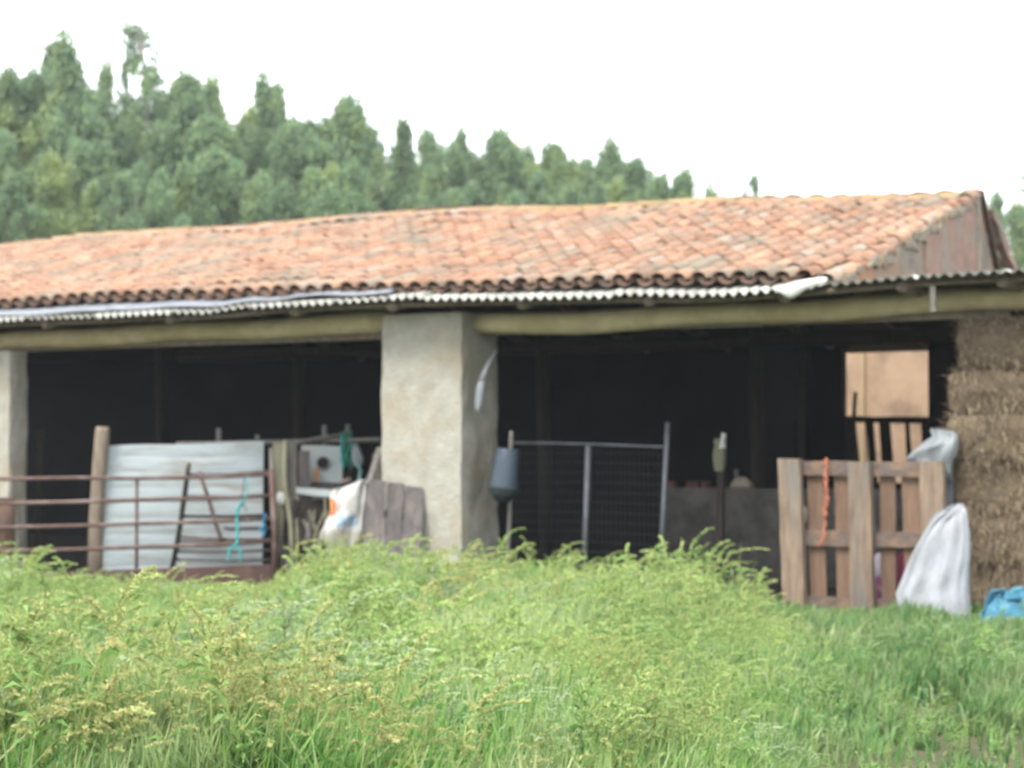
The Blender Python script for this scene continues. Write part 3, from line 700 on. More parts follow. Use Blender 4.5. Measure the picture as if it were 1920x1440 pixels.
# white enamel panel with a hole
pn = thing('appliance', 'white appliance panel with a dark round hole behind the feed sack', 'panel', Vector((W(612, 905, 21.55).x, 21.55, 0)))
MB().slab(lambda s, t: W(565 + 77 * s, 905 - (70 - 1 * s) * t, 21.55) + Vector((0, 0, .004 * math.sin(s * 5))), 8, 8, (0, .35, 0)).build('front', M['white_enamel'], pn)
hc = W(606, 868, 21.53)
MB().tube([hc + Vector((0, .03, 0)), hc + Vector((0, -.006, 0))], [.062, .066], 18).build('hole', M['black'], pn)
MB().tube([hc + Vector((math.cos(a) * .068, -.006, math.sin(a) * .068)) for a in np.linspace(0, 2 * math.pi, 21)], .008, 6).build('hole_ring', M['greypost'], pn)
MB().hexa([W(560, 1080, 21.6), W(640, 1080, 21.6), W(640, 1080, 21.9), W(560, 1080, 21.9), W(560, 906, 21.6), W(640, 906, 21.6), W(640, 906, 21.9), W(560, 906, 21.9)]).build('body', M['greypost'], pn)
o = MB().box(W(593, 890, 21.42), (.055, .07, .15), Matrix.Rotation(.15, 3, 'Y')).build('brick', M['brick']); tag(o, 'orange brick on edge at the lower left of the white panel', 'brick')
plank('pale_board', 'pale board lying level under the white panel and left of the feed sack', (556, 921), (628, 926), .0, M['white_enamel'], 21.2)
bpy.data.objects.remove(bpy.data.objects['pale_board'])
tag(MB().bar(W(556, 920, 21.3), W(640, 926, 20.9), Vector((0, 0, .035)), Vector((0, .05, 0)), 5, .004).build('pale_board', M['white_enamel']), 'pale board lying level under the white panel and left of the feed sack', 'board')
o = rows_blob([(521, 531, 923), (518, 534, 930), (519, 534, 940), (523, 533, 947)], 0, [.03, .09, .09, .04], 16, .006, 8, frame='W', D=20.9).build('crumpled_bag', M['scrap'], smooth=True)
tag(o, 'small crumpled white bag caught between gate post and crooked stake', 'bag')
# heap of dark scrap wood under the board, behind the sack
hp_ = thing('scrap_heap', 'dark heap of broken branches and boards left of the feed sack', 'scrap heap', Vector((W(580, 1000, 21.0).x, 21.0, 0)))
r_ = random.Random(4)
for k in range(30):
    x0, y0 = r_.uniform(530, 625), r_.uniform(930, 990); x1, y1 = x0 + r_.uniform(-25, 45), r_.uniform(1010, 1085)
    MB().tube([W(x0, y0, 20.9 + r_.uniform(0, .4)), W((x0 + x1) / 2 + r_.uniform(-6, 6), (y0 + y1) / 2, 20.9), W(x1, y1, 20.75)], r_.uniform(.01, .03), 6).build('branch', r_.choice([M['darkwood'], M['mossy'], M['dark_plank']]), hp_)
MB().hexa([W(552, 1090, 21.15), W(690, 1090, 21.15), W(690, 1090, 21.5), W(552, 1090, 21.5), W(556, 940, 21.2), W(680, 930, 21.2), W(680, 930, 21.5), W(556, 940, 21.5)]).build('board', M['darkwood'], hp_)
# green twine and rags at the post top
tw = thing('green_twine', 'dark green twine bundle wound round the post top beside the white panel', 'twine', W(650, 860, 21.5))
r_ = random.Random(12)
for k in range(7):
    MB().tube(wob([W(640 + r_.uniform(-3, 20), 806 + r_.uniform(0, 12), 21.55), W(644 + r_.uniform(0, 20), 835, 21.5), W(643 + r_.uniform(0, 18), 860 + r_.uniform(0, 22), 21.5)], .014, 5, k), .010, 5).build('strand', M['green_twine'], tw, smooth=True)
MB().tube(wob([W(641, 815, 21.5), W(640, 850, 21.5), W(643, 880, 21.5)], .008, 5, 30), .013, 6).build('strand', M['teal'], tw, smooth=True)
rope('teal_rope', 'faded teal cord hanging down behind the top of the feed sack', 'cord', [W(668, 868, 21.4), W(676, 880, 21.4), W(675, 895, 21.4), W(669, 915, 21.3)], .02, mk('faded_teal', (.22, .40, .38), (.17, .33, .32), 9), .006, 21)
o = rows_blob([(663, 670, 832), (660, 676, 845), (659, 683, 860), (662, 681, 870), (666, 676, 876)], 0, [.03, .08, .1, .08, .03], 18, .012, 6, frame='W', D=21.45).build('white_rag', M['plastic'], smooth=True)
tag(o, 'pale grey plastic rag hanging right of the green twine', 'rag')
tag(MB().tube([W(640, 905, 21.2), W(660, 900, 21.2)], .035, 10).build('dark_tin', M['rust'], smooth=True), 'small brown tin lying at the lower right corner of the white panel', 'tin')
# curved board leaning on the pillar
tag(MB().bar(W(712, 838, 20.2), W(690, 905, 20.0), Vector((.03, 0, .01)), Vector((0, .02, 0)), 6, .004, bow=.03).build('leaning_board', M['greypost']), 'grey board leaning against the left side of the main pillar', 'board')
plank('leaning_board', 'brown board standing close to the left edge of the main pillar', (706, 850), (706, 1080), .045, M['dark_plank'], 20.35, 'board', z0=0)
# feed sack
rows = [(672, 688, 903), (645, 689, 912), (625, 690, 920), (621, 690, 935), (620, 688, 950), (622, 686, 962), (612, 684, 975), (604, 684, 990), (600, 682, 1005), (606, 678, 1018), (616, 668, 1030), (622, 660, 1090)]
o = rows_blob(rows, 0, [.05, .14, .22, .27, .29, .28, .30, .32, .32, .3, .26, .24], 34, .05, 3, 5, frame='W', D=20.3, crump=.007).build('feed_sack', M['feed'], smooth=True)
tag(o, 'bulging white feed sack with orange mark and worn blue print, dirty below', 'sack')
# three weathered planks leaning on the pillar
pl = thing('plank_panel', 'panel of three dark grey weathered planks leaning against the main pillar', 'panel', Vector((W(740, 1050, 19.2).x, 19.2, 0)))
for (xa, xb, ya, xc, xd, d) in ((692, 727, 899, 672, 716, 0), (727, 760, 904, 716, 747, .02), (760, 798, 911, 748, 786, .0)):
    a0, a1, b0, b1 = W(xa, ya, 19.52 + d), W(xb - 1.5, ya + 3, 19.5 + d), W(xc, 1100, 19.12 + d), W(xd - 3, 1100, 19.1 + d)
    b0.z = b1.z = 0
    m = MB()
    vs = []
    for i in range(6):
        t = i / 5; l = b0.lerp(a0, t); r2 = b1.lerp(a1, t); j = Vector((random.gauss(0, .006), 0, 0))
        for p in (l + j, r2 + j, r2 + j + Vector((0, .03, 0)), l + j + Vector((0, .03, 0))): vs.append(p)
    fs = [(0, 1, 2, 3), (23, 22, 21, 20)]
    for i in range(5):
        for k in range(4): fs.append((4 * i + (k + 1) % 4, 4 * i + k, 4 * i + 4 + k, 4 * i + 4 + (k + 1) % 4))
    m.add(vs, fs).build('plank', M['dark_plank'], pl)
MB().bar(W(694, 960, 19.52), W(780, 972, 19.5), Vector((0, 0, .04)), Vector((0, .015, 0)), 4, .003).build('crosspiece', M['darkwood'], pl)
# white hose hung on the pillar
hs = thing('white_bottle', 'long white plastic bottle hung neck up on the right side of the main pillar', 'bottle', W(902, 770, 19.25))
a, b, c2 = W(931, 656, 19.3), W(912, 690, 19.2), W(903, 715, 19.18)
MB().tube([a, a.lerp(b, .5), b, c2], [.013, .018, .022, .034], 10).build('neck', M['plastic'], hs, smooth=True)
MB().tube([c2, W(901, 730, 19.18), W(899, 755, 19.2), W(897, 768, 19.2), W(896, 774, 19.2)], [.034, .046, .044, .03, .012], 12).build('body', M['plastic'], hs, smooth=True)
# bucket over the fence post
BK = 19.15
bk_ = thing('upturned_bucket', 'blue grey bucket upturned over a fence post right of the main pillar', 'bucket', W(945, 935, BK))
t1, t0 = W(953, 841, BK), W(944, 918, BK)
ax = (t1 - t0)
MB().tube([t0, t0 + ax * .12, t0 + ax * .5, t0 + ax * .92, t0 + ax * 1.0], [.145, .138, .127, .118, .10], 24).build('body', M['bucket'], bk_, smooth=True)
MB().tube([t0 - ax * .03, t0 + ax * .10], [.152, .149], 24).build('rim', M['bucket_dark'], bk_, smooth=True)
MB().tube([t0 - ax * .30, t0 - ax * .12, t0 - ax * .035], [.07, .125, .146], 20).build('lining', M['bucket_dark'], bk_, smooth=True)
post('fence_post', 'thin pale post under the upturned bucket', 961, 808, 947, 1100, 19.35, .022, M['greypost'])

# ------------------------------------------------------------------ right bay
# mesh fence
VF = .75
mf = thing('mesh_fence', 'dim wire mesh panel with steel posts right of the upturned bucket', 'fence', B(UZ(1100, 900, VF)[0], VF))
u0, zt0 = UZ(958, 830, VF); u1, zt1 = UZ(1243, 838, VF)
MB().tube([B(u0, VF, zt0), B((u0 + u1) / 2, VF, (zt0 + zt1) / 2 + .008), B(u1, VF, zt1)], .013, 6).build('top_rail', M['steel'], mf)
wm = MB()
for k in range(int((u1 - u0) / .052)):
    u = u0 + .052 * k; wm.tube([B(u, VF + .02, .02), B(u, VF + .02, zt0 + (zt1 - zt0) * (u - u0) / (u1 - u0))], .0019, 4, cap=False)
for k in range(14):
    z = .1 + k * .1; wm.tube([B(u0, VF + .024, z), B((u0 + u1) / 2, VF + .03, z + .01), B(u1, VF + .024, z - .01)], .0019, 4, cap=False)
tag(wm.build('wire_mesh', M['wire'], mf), kind='stuff')
for (xa, ya, xb, r) in ((1103, 836, 1094, .03), (1252, 792, 1236, .026)):
    a, b = PP(xa, ya, VF), PP(xb, 1075, VF); b.z = 0
    MB().tube([b, a], r, 8).build('post', M['steel'], mf, smooth=True)
pd = thing('notched_post', 'dark wooden post with pale grey block on top inside the right bay', 'post', B(UZ(1350, 900, 1.4)[0], 1.4))
a, b = PP(1352, 870, 1.4), PP(1351, 1050, 1.4); b.z = 0
MB().tube([b, b.lerp(a, .5), a], .042, 8).build('shaft', M['darkwood'], pd, smooth=True)
MB().bar(PP(1349, 882, 1.38), PP(1350, 822, 1.38), UA * .05, VA * .03, 4, .008).build('block', M['mossy'], pd)
MB().bar(PP(1355, 840, 1.34), PP(1356, 812, 1.34), UA * .02, VA * .02, 2, .006).build('pale_tip', M['scrap'], pd)
# things on the low wall
VLW = 2.74
o = rows_blob([(1384, 1396, 894), (1378, 1404, 898), (1372, 1410, 906), (1369, 1414, 914.6)], VLW, [.05, .13, .18, .2], 20, .008, 17, 4).build('domed_stone', M['stone'], smooth=True)
tag(o, 'pale domed stone lying on the low inner wall right of the notched post', 'stone')
tag(MB().box(B(UZ(1379, 890, VLW + .06)[0], VLW + .08, lz + .10), (.04, .04, .20)).build('pale_stick', M['greypost']), 'short pale stick standing behind the domed stone on the inner wall', 'stick')
for (px, s_, lab) in ((1258, .13, 'dim reddish brick on the inner wall just right of the steel fence post'), (1302, .15, 'dark red brick halfway along the inner wall between the posts'), (1324, .06, 'small reddish brick piece at the end of the dark red brick')):
    o = MB().box(B(UZ(px, 905, VLW)[0], VLW, lz + .034), (s_, .1, .064), Matrix.Rotation(TH + random.uniform(-.15, .15), 3, 'Z')).build('brick', M['dim_brick']); tag(o, lab, 'brick')
# loose dark stick in front of the opening
tag(MB().tube([PP(1604, 735, 6.2), PP(1600, 800, 6.2), PP(1597, 880, 6.2), B(UZ(1592, 1000, 6.2)[0], 6.2, 0)], [.022, .028, .03, .03], 7).build('tool_handle', M['darkwood'], smooth=True), 'dark upright stick silhouetted across the lower left of the bright opening', 'stick')

# pallet on end
VP = -.32
pa = thing('wooden_pallet', 'wooden pallet stood on its end in front of the dark right bay', 'pallet', B(UZ(1615, 1150, VP)[0], VP))
def pbar(name, xa, ya, xb, yb, hwpx, v, mat, th=.02, horiz=False, n=6):
    a, b = PP(xa, ya, v), PP(xb, yb, v)
    hw = hwpx / 211.
    wv = Vector((0, 0, hw)) if horiz else UA * (hw / .87)
    return MB().bar(a, b, wv, VA * th, n, .0035).build(name, mat, pa)
def foot(px, v): return UZ(px, 1150, v)
for (xa, ya, xb, yb) in ((1481, 860, 1492, 1158), (1612, 866, 1619, 1150), (1748, 866, 1757, 1160)):
    pbar('bearer', xa, ya, xb, yb, 18.5, VP - .06, M['pallet'], .045, n=8)
for (ya, yb, h) in ((877, 881, 13.5), (1007, 1014, 14), (1130, 1140, 14)):
    pbar('cross_board', 1470, ya, 1766, yb, h, VP + .02, M['pallet_rail'], .016, True)
for (xa, xb, hw) in ((1529, 1536, 14.5), (1577, 1584, 12), (1664, 1668, 12.5), (1708, 1716, 15)):
    pbar('slat', xa, 886, xb, 1150, hw, VP + .07, M['pallet_back'], .012)
tw = thing('orange_twine', 'orange baling twine hanging down the left half of the pallet', 'twine', PP(1550, 1028, VP - .1))
MB().tube(wob([PP(1550, 858, VP - .04), PP(1551, 880, VP - .06), PP(1546, 905, VP - .06), PP(1553, 940, VP - .06), PP(1545, 960, VP - .06), PP(1547, 1000, VP - .06), PP(1536, 1026, VP - .06)], .014, 5, 3), .013, 6).build('strand', M['orange_twine'], tw, smooth=True)
MB().tube(wob([PP(1545, 862, VP - .05), PP(1553, 900, VP - .07), PP(1547, 950, VP - .07)], .018, 6, 8), .010, 6).build('strand', M['orange_twine'], tw, smooth=True)
MB().tube(wob([PP(1551, 945, VP - .07), PP(1543, 955, VP - .07), PP(1550, 962, VP - .07), PP(1544, 970, VP - .07)], .008, 5, 9), .013, 6).build('knot', M['orange_twine'], tw, smooth=True)
# bags behind the pallet
o = rows_blob([(1645, 1665, 1038), (1634, 1676, 1050), (1632, 1678, 1075), (1636, 1676, 1095), (1638, 1674, 1140)], .2, [.05, .2, .25, .25, .25], 22, .02, 5).build('printed_bag', M['pink_bag'], smooth=True)
tag(o, 'white bag with pink and green print lying behind the right half of the pallet', 'bag')
o = rows_blob([(1690, 1702, 1036), (1680, 1712, 1050), (1678, 1712, 1080), (1680, 1710, 1140)], .2, [.05, .2, .25, .25], 20, .02, 6).build('red_bag', M['red_bag'], smooth=True)
tag(o, 'dark pink bag seen through the pallet beside the draped white sack', 'bag')
o = rows_blob([(1505, 1511, 950), (1502, 1514, 960), (1502, 1514, 975), (1504, 1512, 982)], 1.3, [.03, .07, .07, .03], 14, .006, 7).build('pale_bottle', M['stone'], smooth=True)
post_z = PP(1508, 982, 1.3)
tag(o, 'small pale bottle behind the pallet between its left bearer and first slat', 'bottle')
tag(MB().bar(B(UZ(1508, 982, 1.3)[0], 1.3, 0), PP(1508, 983, 1.3), UA * .06, VA * .06, 3, .004).build('stub_post', M['darkwood']), 'dark stub post carrying the small pale bottle behind the pallet', 'post')
# grey upright board beside the pallet
tag(MB().bar(B(UZ(1779, 1000, -.05)[0], -.05, 0), PP(1776, 862, -.05), UA * .045, VA * .015, 5, .004).build('grey_board', M['steel']), 'narrow grey board standing between the pallet and the straw bales', 'board')
# clear plastic sheet on top
rows = [(1745, 1757, 806), (1746, 1790, 812), (1750, 1796, 822), (1735, 1797, 830), (1722, 1796, 838), (1708, 1794, 848), (1700, 1788, 858), (1706, 1786, 868), (1760, 1784, 880), (1768, 1783, 900)]
o = rows_blob(rows, -.12, [.05, .12, .18, .22, .26, .26, .22, .18, .12, .08], 30, .035, 9, 5).build('plastic_sheet', M['plastic'], smooth=True)
tag(o, 'crumpled pale plastic sheet bunched between the pallet top and straw bales', 'plastic sheet')
# white woven sack draped in front
rows = [(1798, 1803, 948), (1780, 1807, 953), (1768, 1811, 960), (1752, 1814, 968), (1740, 1816, 982), (1730, 1818, 1000), (1720, 1818, 1022), (1711, 1818, 1046), (1702, 1816, 1068), (1692, 1815, 1090), (1682, 1815, 1108), (1686, 1817, 1126), (1690, 1818, 1146), (1693, 1819, 1170), (1700, 1812, 1180)]
th_ = [.03, .08, .12, .16, .20, .23, .26, .28, .30, .32, .34, .35, .35, .35, .3]
o = rows_blob(rows, -.75, th_, 60, .05, 14, 11).build('draped_sack', M['sack'], smooth=True)
tag(o, 'tall white woven sack draped upright against the pallet and straw bales', 'sack')
# blue bag at the frame edge
rows = [(1880, 1900, 1112), (1862, 1935, 1118), (1850, 1950, 1130), (1842, 1960, 1150), (1838, 1965, 1175), (1842, 1960, 1205), (1850, 1950, 1222)]
o = rows_blob(rows, -1.25, [.06, .3, .45, .55, .6, .6, .5], 26, .06, 23, 6, crump=.022).build('blue_bag', M['bluebag'], smooth=False)
tag(o, 'crumpled bright blue plastic bag in the grass at the right edge', 'bag')

# straw bales
lv = [1150, 1058, 967, 866, 776, 692, 592]
bu0 = UZ(1790, 900, .1)[0]
names = ['lowest straw bale, half hidden by the grass and blue bag', 'second straw bale from the ground, beside the white sack', 'third straw bale from the ground, just below the deep shadowed gap', 'fourth straw bale from the ground, pale and bulging beside the plastic sheet', 'fifth straw bale from the ground, greyish and shaded', 'topmost straw bale right under the beam in the darkest shade']
for k in range(6):
    z0 = UZ(1850, lv[k], .1)[1]; z1 = UZ(1850, lv[k + 1], .1)[1]
    if k == 0: z0 = 0
    off = [0.02, .03, 0.0, .01, .0, .06][k]; va = [.12, .08, .10, .04, .10, .16][k]
    L_, dpt = 1.15, .5; ua_ = bu0 + off
    bl = thing('straw_bale', names[k], 'straw bale', B(ua_ + L_ / 2, va + dpt / 2, z0), 'straw bales stacked under the right end of the canopy', TH)
    m = MB(); r_ = random.Random(k)
    nn = 10
    def face(fn, a, b):
        m.grid(fn, a, b)
    ring_n = [(x, 0) for x in np.linspace(0, 1, 11)] + [(1, y) for y in np.linspace(.2, 1, 5)] + [(x, 1) for x in np.linspace(.9, 0, 10)] + [(0, y) for y in np.linspace(.8, .2, 4)]
    vs = []; K = len(ring_n); nz_ = 7
    for i in range(nz_ + 1):
        t = i / nz_; bulge = .035 * math.sin(math.pi * t) ** .6
        for (x, y) in ring_n:
            e = 1.0
            lump = 1 + .05 * math.sin(x * 9 + k * 2 + t * 3) + .04 * math.sin(y * 7 + k + t * 5); gx = (x - .5) * (L_ * (1 + .02 * (lump - 1)) + bulge * 2.4) + r_.gauss(0, .018); gy = (y - .5) * (dpt * lump + bulge * 2.4) + r_.gauss(0, .016)
            vs.append(B(ua_ + L_ / 2 + gx, va + dpt / 2 + gy, z0 + .004 + (z1 - z0 - .02) * t + r_.gauss(0, .006)))
    fs = [tuple(range(K))[::-1], tuple(nz_ * K + j for j in range(K))]
    for i in range(nz_):
        for j in range(K):
            j2 = (j + 1) % K; fs.append((i * K + j, i * K + j2, i * K + K + j2, i * K + K + j))
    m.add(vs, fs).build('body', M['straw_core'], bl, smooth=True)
    st = MB()
    for q_ in range(1500):
        h = z1 - z0
        front = r_.random() < .72
        p = B(ua_ + r_.uniform(0, L_), va - .03, 0) if front else B(ua_ - .03, va + r_.uniform(0, dpt), 0)
        nrm = -VA if front else -UA; sd_ = UA if front else VA
        p.z = z0 + h * r_.uniform(.0, 1.0)
        droop = r_.random() < .6
        d = (sd_ * r_.gauss(0, .35) + nrm * r_.uniform(.05, .5) + Vector((0, 0, -1 if droop else r_.uniform(-.6, .6)))).normalized()
        ln = r_.uniform(.05, .16); wd = sd_ * .003 + Vector((0, 0, .0015))
        e = p + d * ln
        if e.z < .01: continue
        st.add([p - wd - nrm * .03, p + wd - nrm * .03, (p + e) / 2 + nrm * .01 + wd, e + nrm * .005, (p + e) / 2 + nrm * .01 - wd], [(0, 1, 2, 4), (4, 2, 3)])
    tag(st.build('loose_straw', M['straw'], bl), kind='stuff')
    for x in (.3, .7):
        MB().tube([B(ua_ + L_ * x, va - .035 - .004 * i_, z0 + (z1 - z0) * i_ / 4) for i_ in range(5)], .003, 4).build('twine', M['greypost'], bl)
# scrap of white plastic under the eave
o = rows_blob([(1530, 1552, 521), (1490, 1548, 527), (1462, 1530, 536), (1450, 1512, 543), (1466, 1500, 551), (1478, 1488, 558)], -.55, [.02, .05, .06, .06, .05, .02], 22, .012, 31, 4).build('plastic_scrap', M['scrap'], smooth=True)
tag(o, 'torn white plastic scrap hanging from the eave where the clay tiles end', 'plastic scrap')
#VEGETATION
# ------------------------------------------------------------------ trees behind the shed
def tree_proto(seed, H=14.0, cb=.42, wid=1.5, sparse=1.0, pointy=1.0):
    r_ = np.random.default_rng(seed)
    tr = MB(); MWk = 0
    xs = [(0.25 * math.sin(seed + i * .9) * i / 8, .25 * math.cos(seed * 2 + i * .7) * i / 8, H * i / 8) for i in range(9)]
    tr.tube(xs, [.17 * (1 - i / 8.5) + .012 for i in range(9)], 7)
    def axis(z):
        i = z / H * 8; return np.array([np.interp(i, range(9), [p[k] for p in xs]) for k in range(3)])
    V = []; T = []
    ncl = int(135 * sparse) + 8
    for k in range(ncl):
        t = r_.random() ** .8
        if k < 5: t = .84 + .032 * k
        z = H * (cb + (1 - cb) * t)
        prof = (1 - t) ** (.66 * pointy) * (.6 + .4 * math.sin(min(1, t * 3) * math.pi / 2)) + .05
        a = r_.random() * 6.283; rad = wid * prof * r_.uniform(.35, 1.1) * (.80 + .28 * math.sin(z * 2.3 + seed) + .22 * math.sin(z * 4.1 + a * 2 + seed * 3))
        c = axis(z) + np.array([math.cos(a) * rad, math.sin(a) * rad, r_.normal(0, .15)])
        if rad > .3:
            b = axis(max(z - rad * .9, H * cb * .7)); tr.tube([b, (b + c) / 2 + np.array([0, 0, -.08]), c], [.035, .022, .008], 4, cap=False)
        cr = r_.uniform(.24, .50) * (1 - .30 * t) * (1.1 if sparse >= .8 else .85)
        n = int(120 * (cr / .4) ** 2)
        p = r_.normal(0, 1, (n, 3)); p /= np.linalg.norm(p, axis=1)[:, None] + 1e-6
        p = c + p * (cr * r_.random((n, 1)) ** .45) * np.array([.85, .85, 1.5])
        d = r_.normal(0, .5, (n, 3)); d[:, 2] -= .9; d /= np.linalg.norm(d, axis=1)[:, None]
        s = np.cross(d, r_.normal(0, 1, (n, 3))); s /= np.linalg.norm(s, axis=1)[:, None] + 1e-6
        ln = r_.uniform(.11, .22, (n, 1)); w_ = ln * .24
        o = len(V) and sum(len(q) for q in V) or 0
        quad = np.stack([p - d * ln * .5, p + s * w_, p + d * ln * .5, p - s * w_], 1)
        V.append(quad.reshape(-1, 3))
    V = np.concatenate(V); n = len(V) // 4
    me = np_mesh('crown', V, np.arange(n * 4).reshape(-1, 4), np.zeros((0, 3), int), [M['leaf']])
    t_me = bpy.data.meshes.new('trunk'); t_me.from_pydata(tr.v, [], tr.f); t_me.materials.append(M['bark'])
    return me, t_me, H
PROTO = {}
for i, a in enumerate([dict(wid=1.3, pointy=.85), dict(wid=1.1, pointy=.75), dict(wid=1.45, cb=.5, pointy=.65), dict(wid=1.2, cb=.40, pointy=1.0), dict(wid=1.35, cb=.48, pointy=.7), dict(wid=1.0, cb=.52, pointy=.9)]):
    PROTO[i] = tree_proto(40 + i, **a)
PROTO['wispy'] = tree_proto(71, wid=.95, cb=.5, sparse=.40, pointy=.55)
PROTO['bare'] = tree_proto(91, wid=1.1, cb=.66, pointy=.8)
PROTO['bare2'] = tree_proto(94, wid=1.0, cb=.72, pointy=.7)
PROTO['bush'] = tree_proto(83, H=8, wid=1.9, cb=.12, pointy=.6)
TG = 'eucalyptus trees in the wood behind the shed'
def tree(px, top, D, k, label, sx=1.0, rot=None):
    ztop = W(px, top, D).z; me, tm, H = PROTO[k]
    s = ztop / H
    p = W(px, top, D); p.z = 0
    o = thing('eucalyptus_tree' if k != 'bush' else 'small_tree', label, 'tree', p, TG, random.uniform(0, 6.28) if rot is None else rot)
    o.scale = (s * sx, s * sx, s)
    for nme, m_ in (('trunk', tm), ('crown', me)):
        c = bpy.data.objects.new(nme, m_); COL.objects.link(c); c.parent = o
    return o
SIL = [(-20, 140), (0, 150), (40, 145), (115, 82), (150, 140), (195, 180), (235, 175), (330, 158), (390, 165), (440, 215), (490, 158), (530, 178), (600, 210), (655, 192), (700, 250), (760, 242), (810, 258), (860, 260), (900, 285), (940, 254), (1000, 285), (1045, 282), (1100, 300), (1145, 278), (1190, 315), (1235, 350)]
sx_, sy_ = [a for a, b in SIL], [b for a, b in SIL]
def sil(x): return float(np.interp(x, sx_, sy_))
NAMED = [
    (270, 46, 80, 'wispy', 'tallest wispy eucalyptus with gaps in its crown standing highest above the wood', 1.0),
    (115, 80, 74, 3, 'pointed dark eucalyptus rising high left of the tallest wispy one', 1.15),
    (192, 134, 78, 1, 'small round topped eucalyptus between the pointed dark one and the tallest wispy one', .75),
    (232, 122, 82, 'wispy', 'very thin faint eucalyptus spire just left of the tallest wispy one', .45),
    (8, 138, 75, 0, 'eucalyptus whose crown is cut by the left edge of the picture', 1.0),
    (48, 140, 76, 4, 'broad eucalyptus between the left edge and the pointed dark one', 1.1),
    (340, 155, 77, 5, 'rounded eucalyptus just right of the tallest wispy one', 1.2),
    (392, 158, 79, 1, 'eucalyptus with a narrow knob top right of the rounded one', .9),
    (490, 155, 78, 3, 'eucalyptus with sharp top standing alone right of a dip in the tree line', 1.0),
    (530, 172, 80, 5, 'slim eucalyptus just right of the sharp topped one', .8),
    (655, 190, 74, 0, 'conical eucalyptus that stands out over the middle of the roof', 1.1),
    (760, 238, 75, 1, 'eucalyptus with thin tip right of the big conical one', .9),
    (812, 250, 78, 4, 'loose topped eucalyptus between two thin tipped ones', .9),
    (860, 256, 79, 3, 'slender pale eucalyptus spire near the middle of the tree line', .7),
    (940, 250, 76, 0, 'eucalyptus with small dark peak over the middle pillar side of the roof', 1.0),
    (1045, 280, 77, 2, 'broad eucalyptus with rounded top over the right half of the roof', 1.0),
    (1146, 272, 75, 3, 'sharp pointed eucalyptus near the right end of the dense wood', .9),
    (1188, 308, 76, 1, 'narrow eucalyptus stepping down at the right end of the dense wood', .8),
    (1228, 336, 72, 4, 'low rounded eucalyptus that ends the dense wood on the right', 1.0),
    (1290, 324, 78, 0, 'single small conical eucalyptus standing apart right of the wood', .95),
    (1410, 328, 95, 'wispy', 'faint sparse eucalyptus standing alone above the right part of the roof', .8),
    (1858, 372, 90, 1, 'pale rounded eucalyptus just right of the shed ridge end', .9),
    (1912, 386, 76, 0, 'green eucalyptus cut off by the right edge beyond the gable', 1.1),
    (1880, 440, 70, 'bush', 'low bushy tree beyond the gable under the two right hand eucalyptus', .8),
    (1350, 366, 95, 'bush', 'low round tree whose top just shows over the ridge between two lone eucalyptus', .6),
]
for a in NAMED: tree(a[0], a[1] + 4, a[2], a[3], a[4], a[5] * (1.12 if a[3] != 'wispy' else 1.2))
FILL = 'slender green eucalyptus standing within the dense wood behind the roof'
rt = random.Random(5)
for D, lo, hi, step in ((84, 15, 60, 32), (76, 50, 120, 38), (69, 100, 190, 44), (63, 160, 260, 60)):
    x = -330 + rt.uniform(0, 40)
    while x < 1250:
        t_ = sil(min(x, 1230)) + rt.uniform(lo, hi) * (1 if x < 800 else .62 if x < 1000 else .4)
        roofy = np.interp(x, [0, 900, 1240], [455, 390, 380])
        if t_ < roofy - 10: tree(x, t_, D + rt.uniform(-2, 2), rt.choice([0, 1, 2, 3, 4, 5] if x > 620 or D > 72 and rt.random() < .5 else ['bare', 'bare2', 'bare', 2]), FILL, rt.uniform(.9, 1.3))
        x += step * rt.uniform(.75, 1.3)
for x in [-330, -230, -135] + list(range(-40, 1240, 95)) + [1990, 2080]:
    roofy = np.interp(x, [0, 900, 1240], [455, 390, 380])
    tree(x + rt.uniform(-20, 20), roofy - rt.uniform(15, 60), 90 + rt.uniform(-2, 3), 'bush', 'low bushy tree among the trunks at the foot of the wood', 1.3)
# far wood: closes the gaps between the trunks
fw = []
r3 = np.random.default_rng(9)
n = 26000
fx = r3.uniform(-330, 1245, n)
lim = np.interp(fx, sx_, sy_) + 55 + 35 * np.sin(fx / 37) + 20 * np.sin(fx / 13.7)
fy = lim + (470 - lim) * r3.random(n) ** .9
D_ = r3.uniform(96, 108, n)
cx, cy = (fx - 960) / F, (720 - fy) / F
P = np.stack([cx * D_ / (CP - SP * cy), D_, CAMH + (SP + CP * cy) * D_ / (CP - SP * cy)], 1)
d = r3.normal(0, 1, (n, 3)); d /= np.linalg.norm(d, axis=1)[:, None]
s = np.cross(d, r3.normal(0, 1, (n, 3))); s /= np.linalg.norm(s, axis=1)[:, None]
ln = r3.uniform(.3, .6, (n, 1))
Vw = np.stack([P - d * ln * .5, P + s * ln * .25, P + d * ln * .5, P - s * ln * .25], 1).reshape(-1, 3)
o = bpy.data.objects.new('far_wood', np_mesh('far_wood', Vw, np.arange(n * 4).reshape(-1, 4), np.zeros((0, 3), int), [M['leaf']])); COL.objects.link(o); tag(o, kind='stuff')

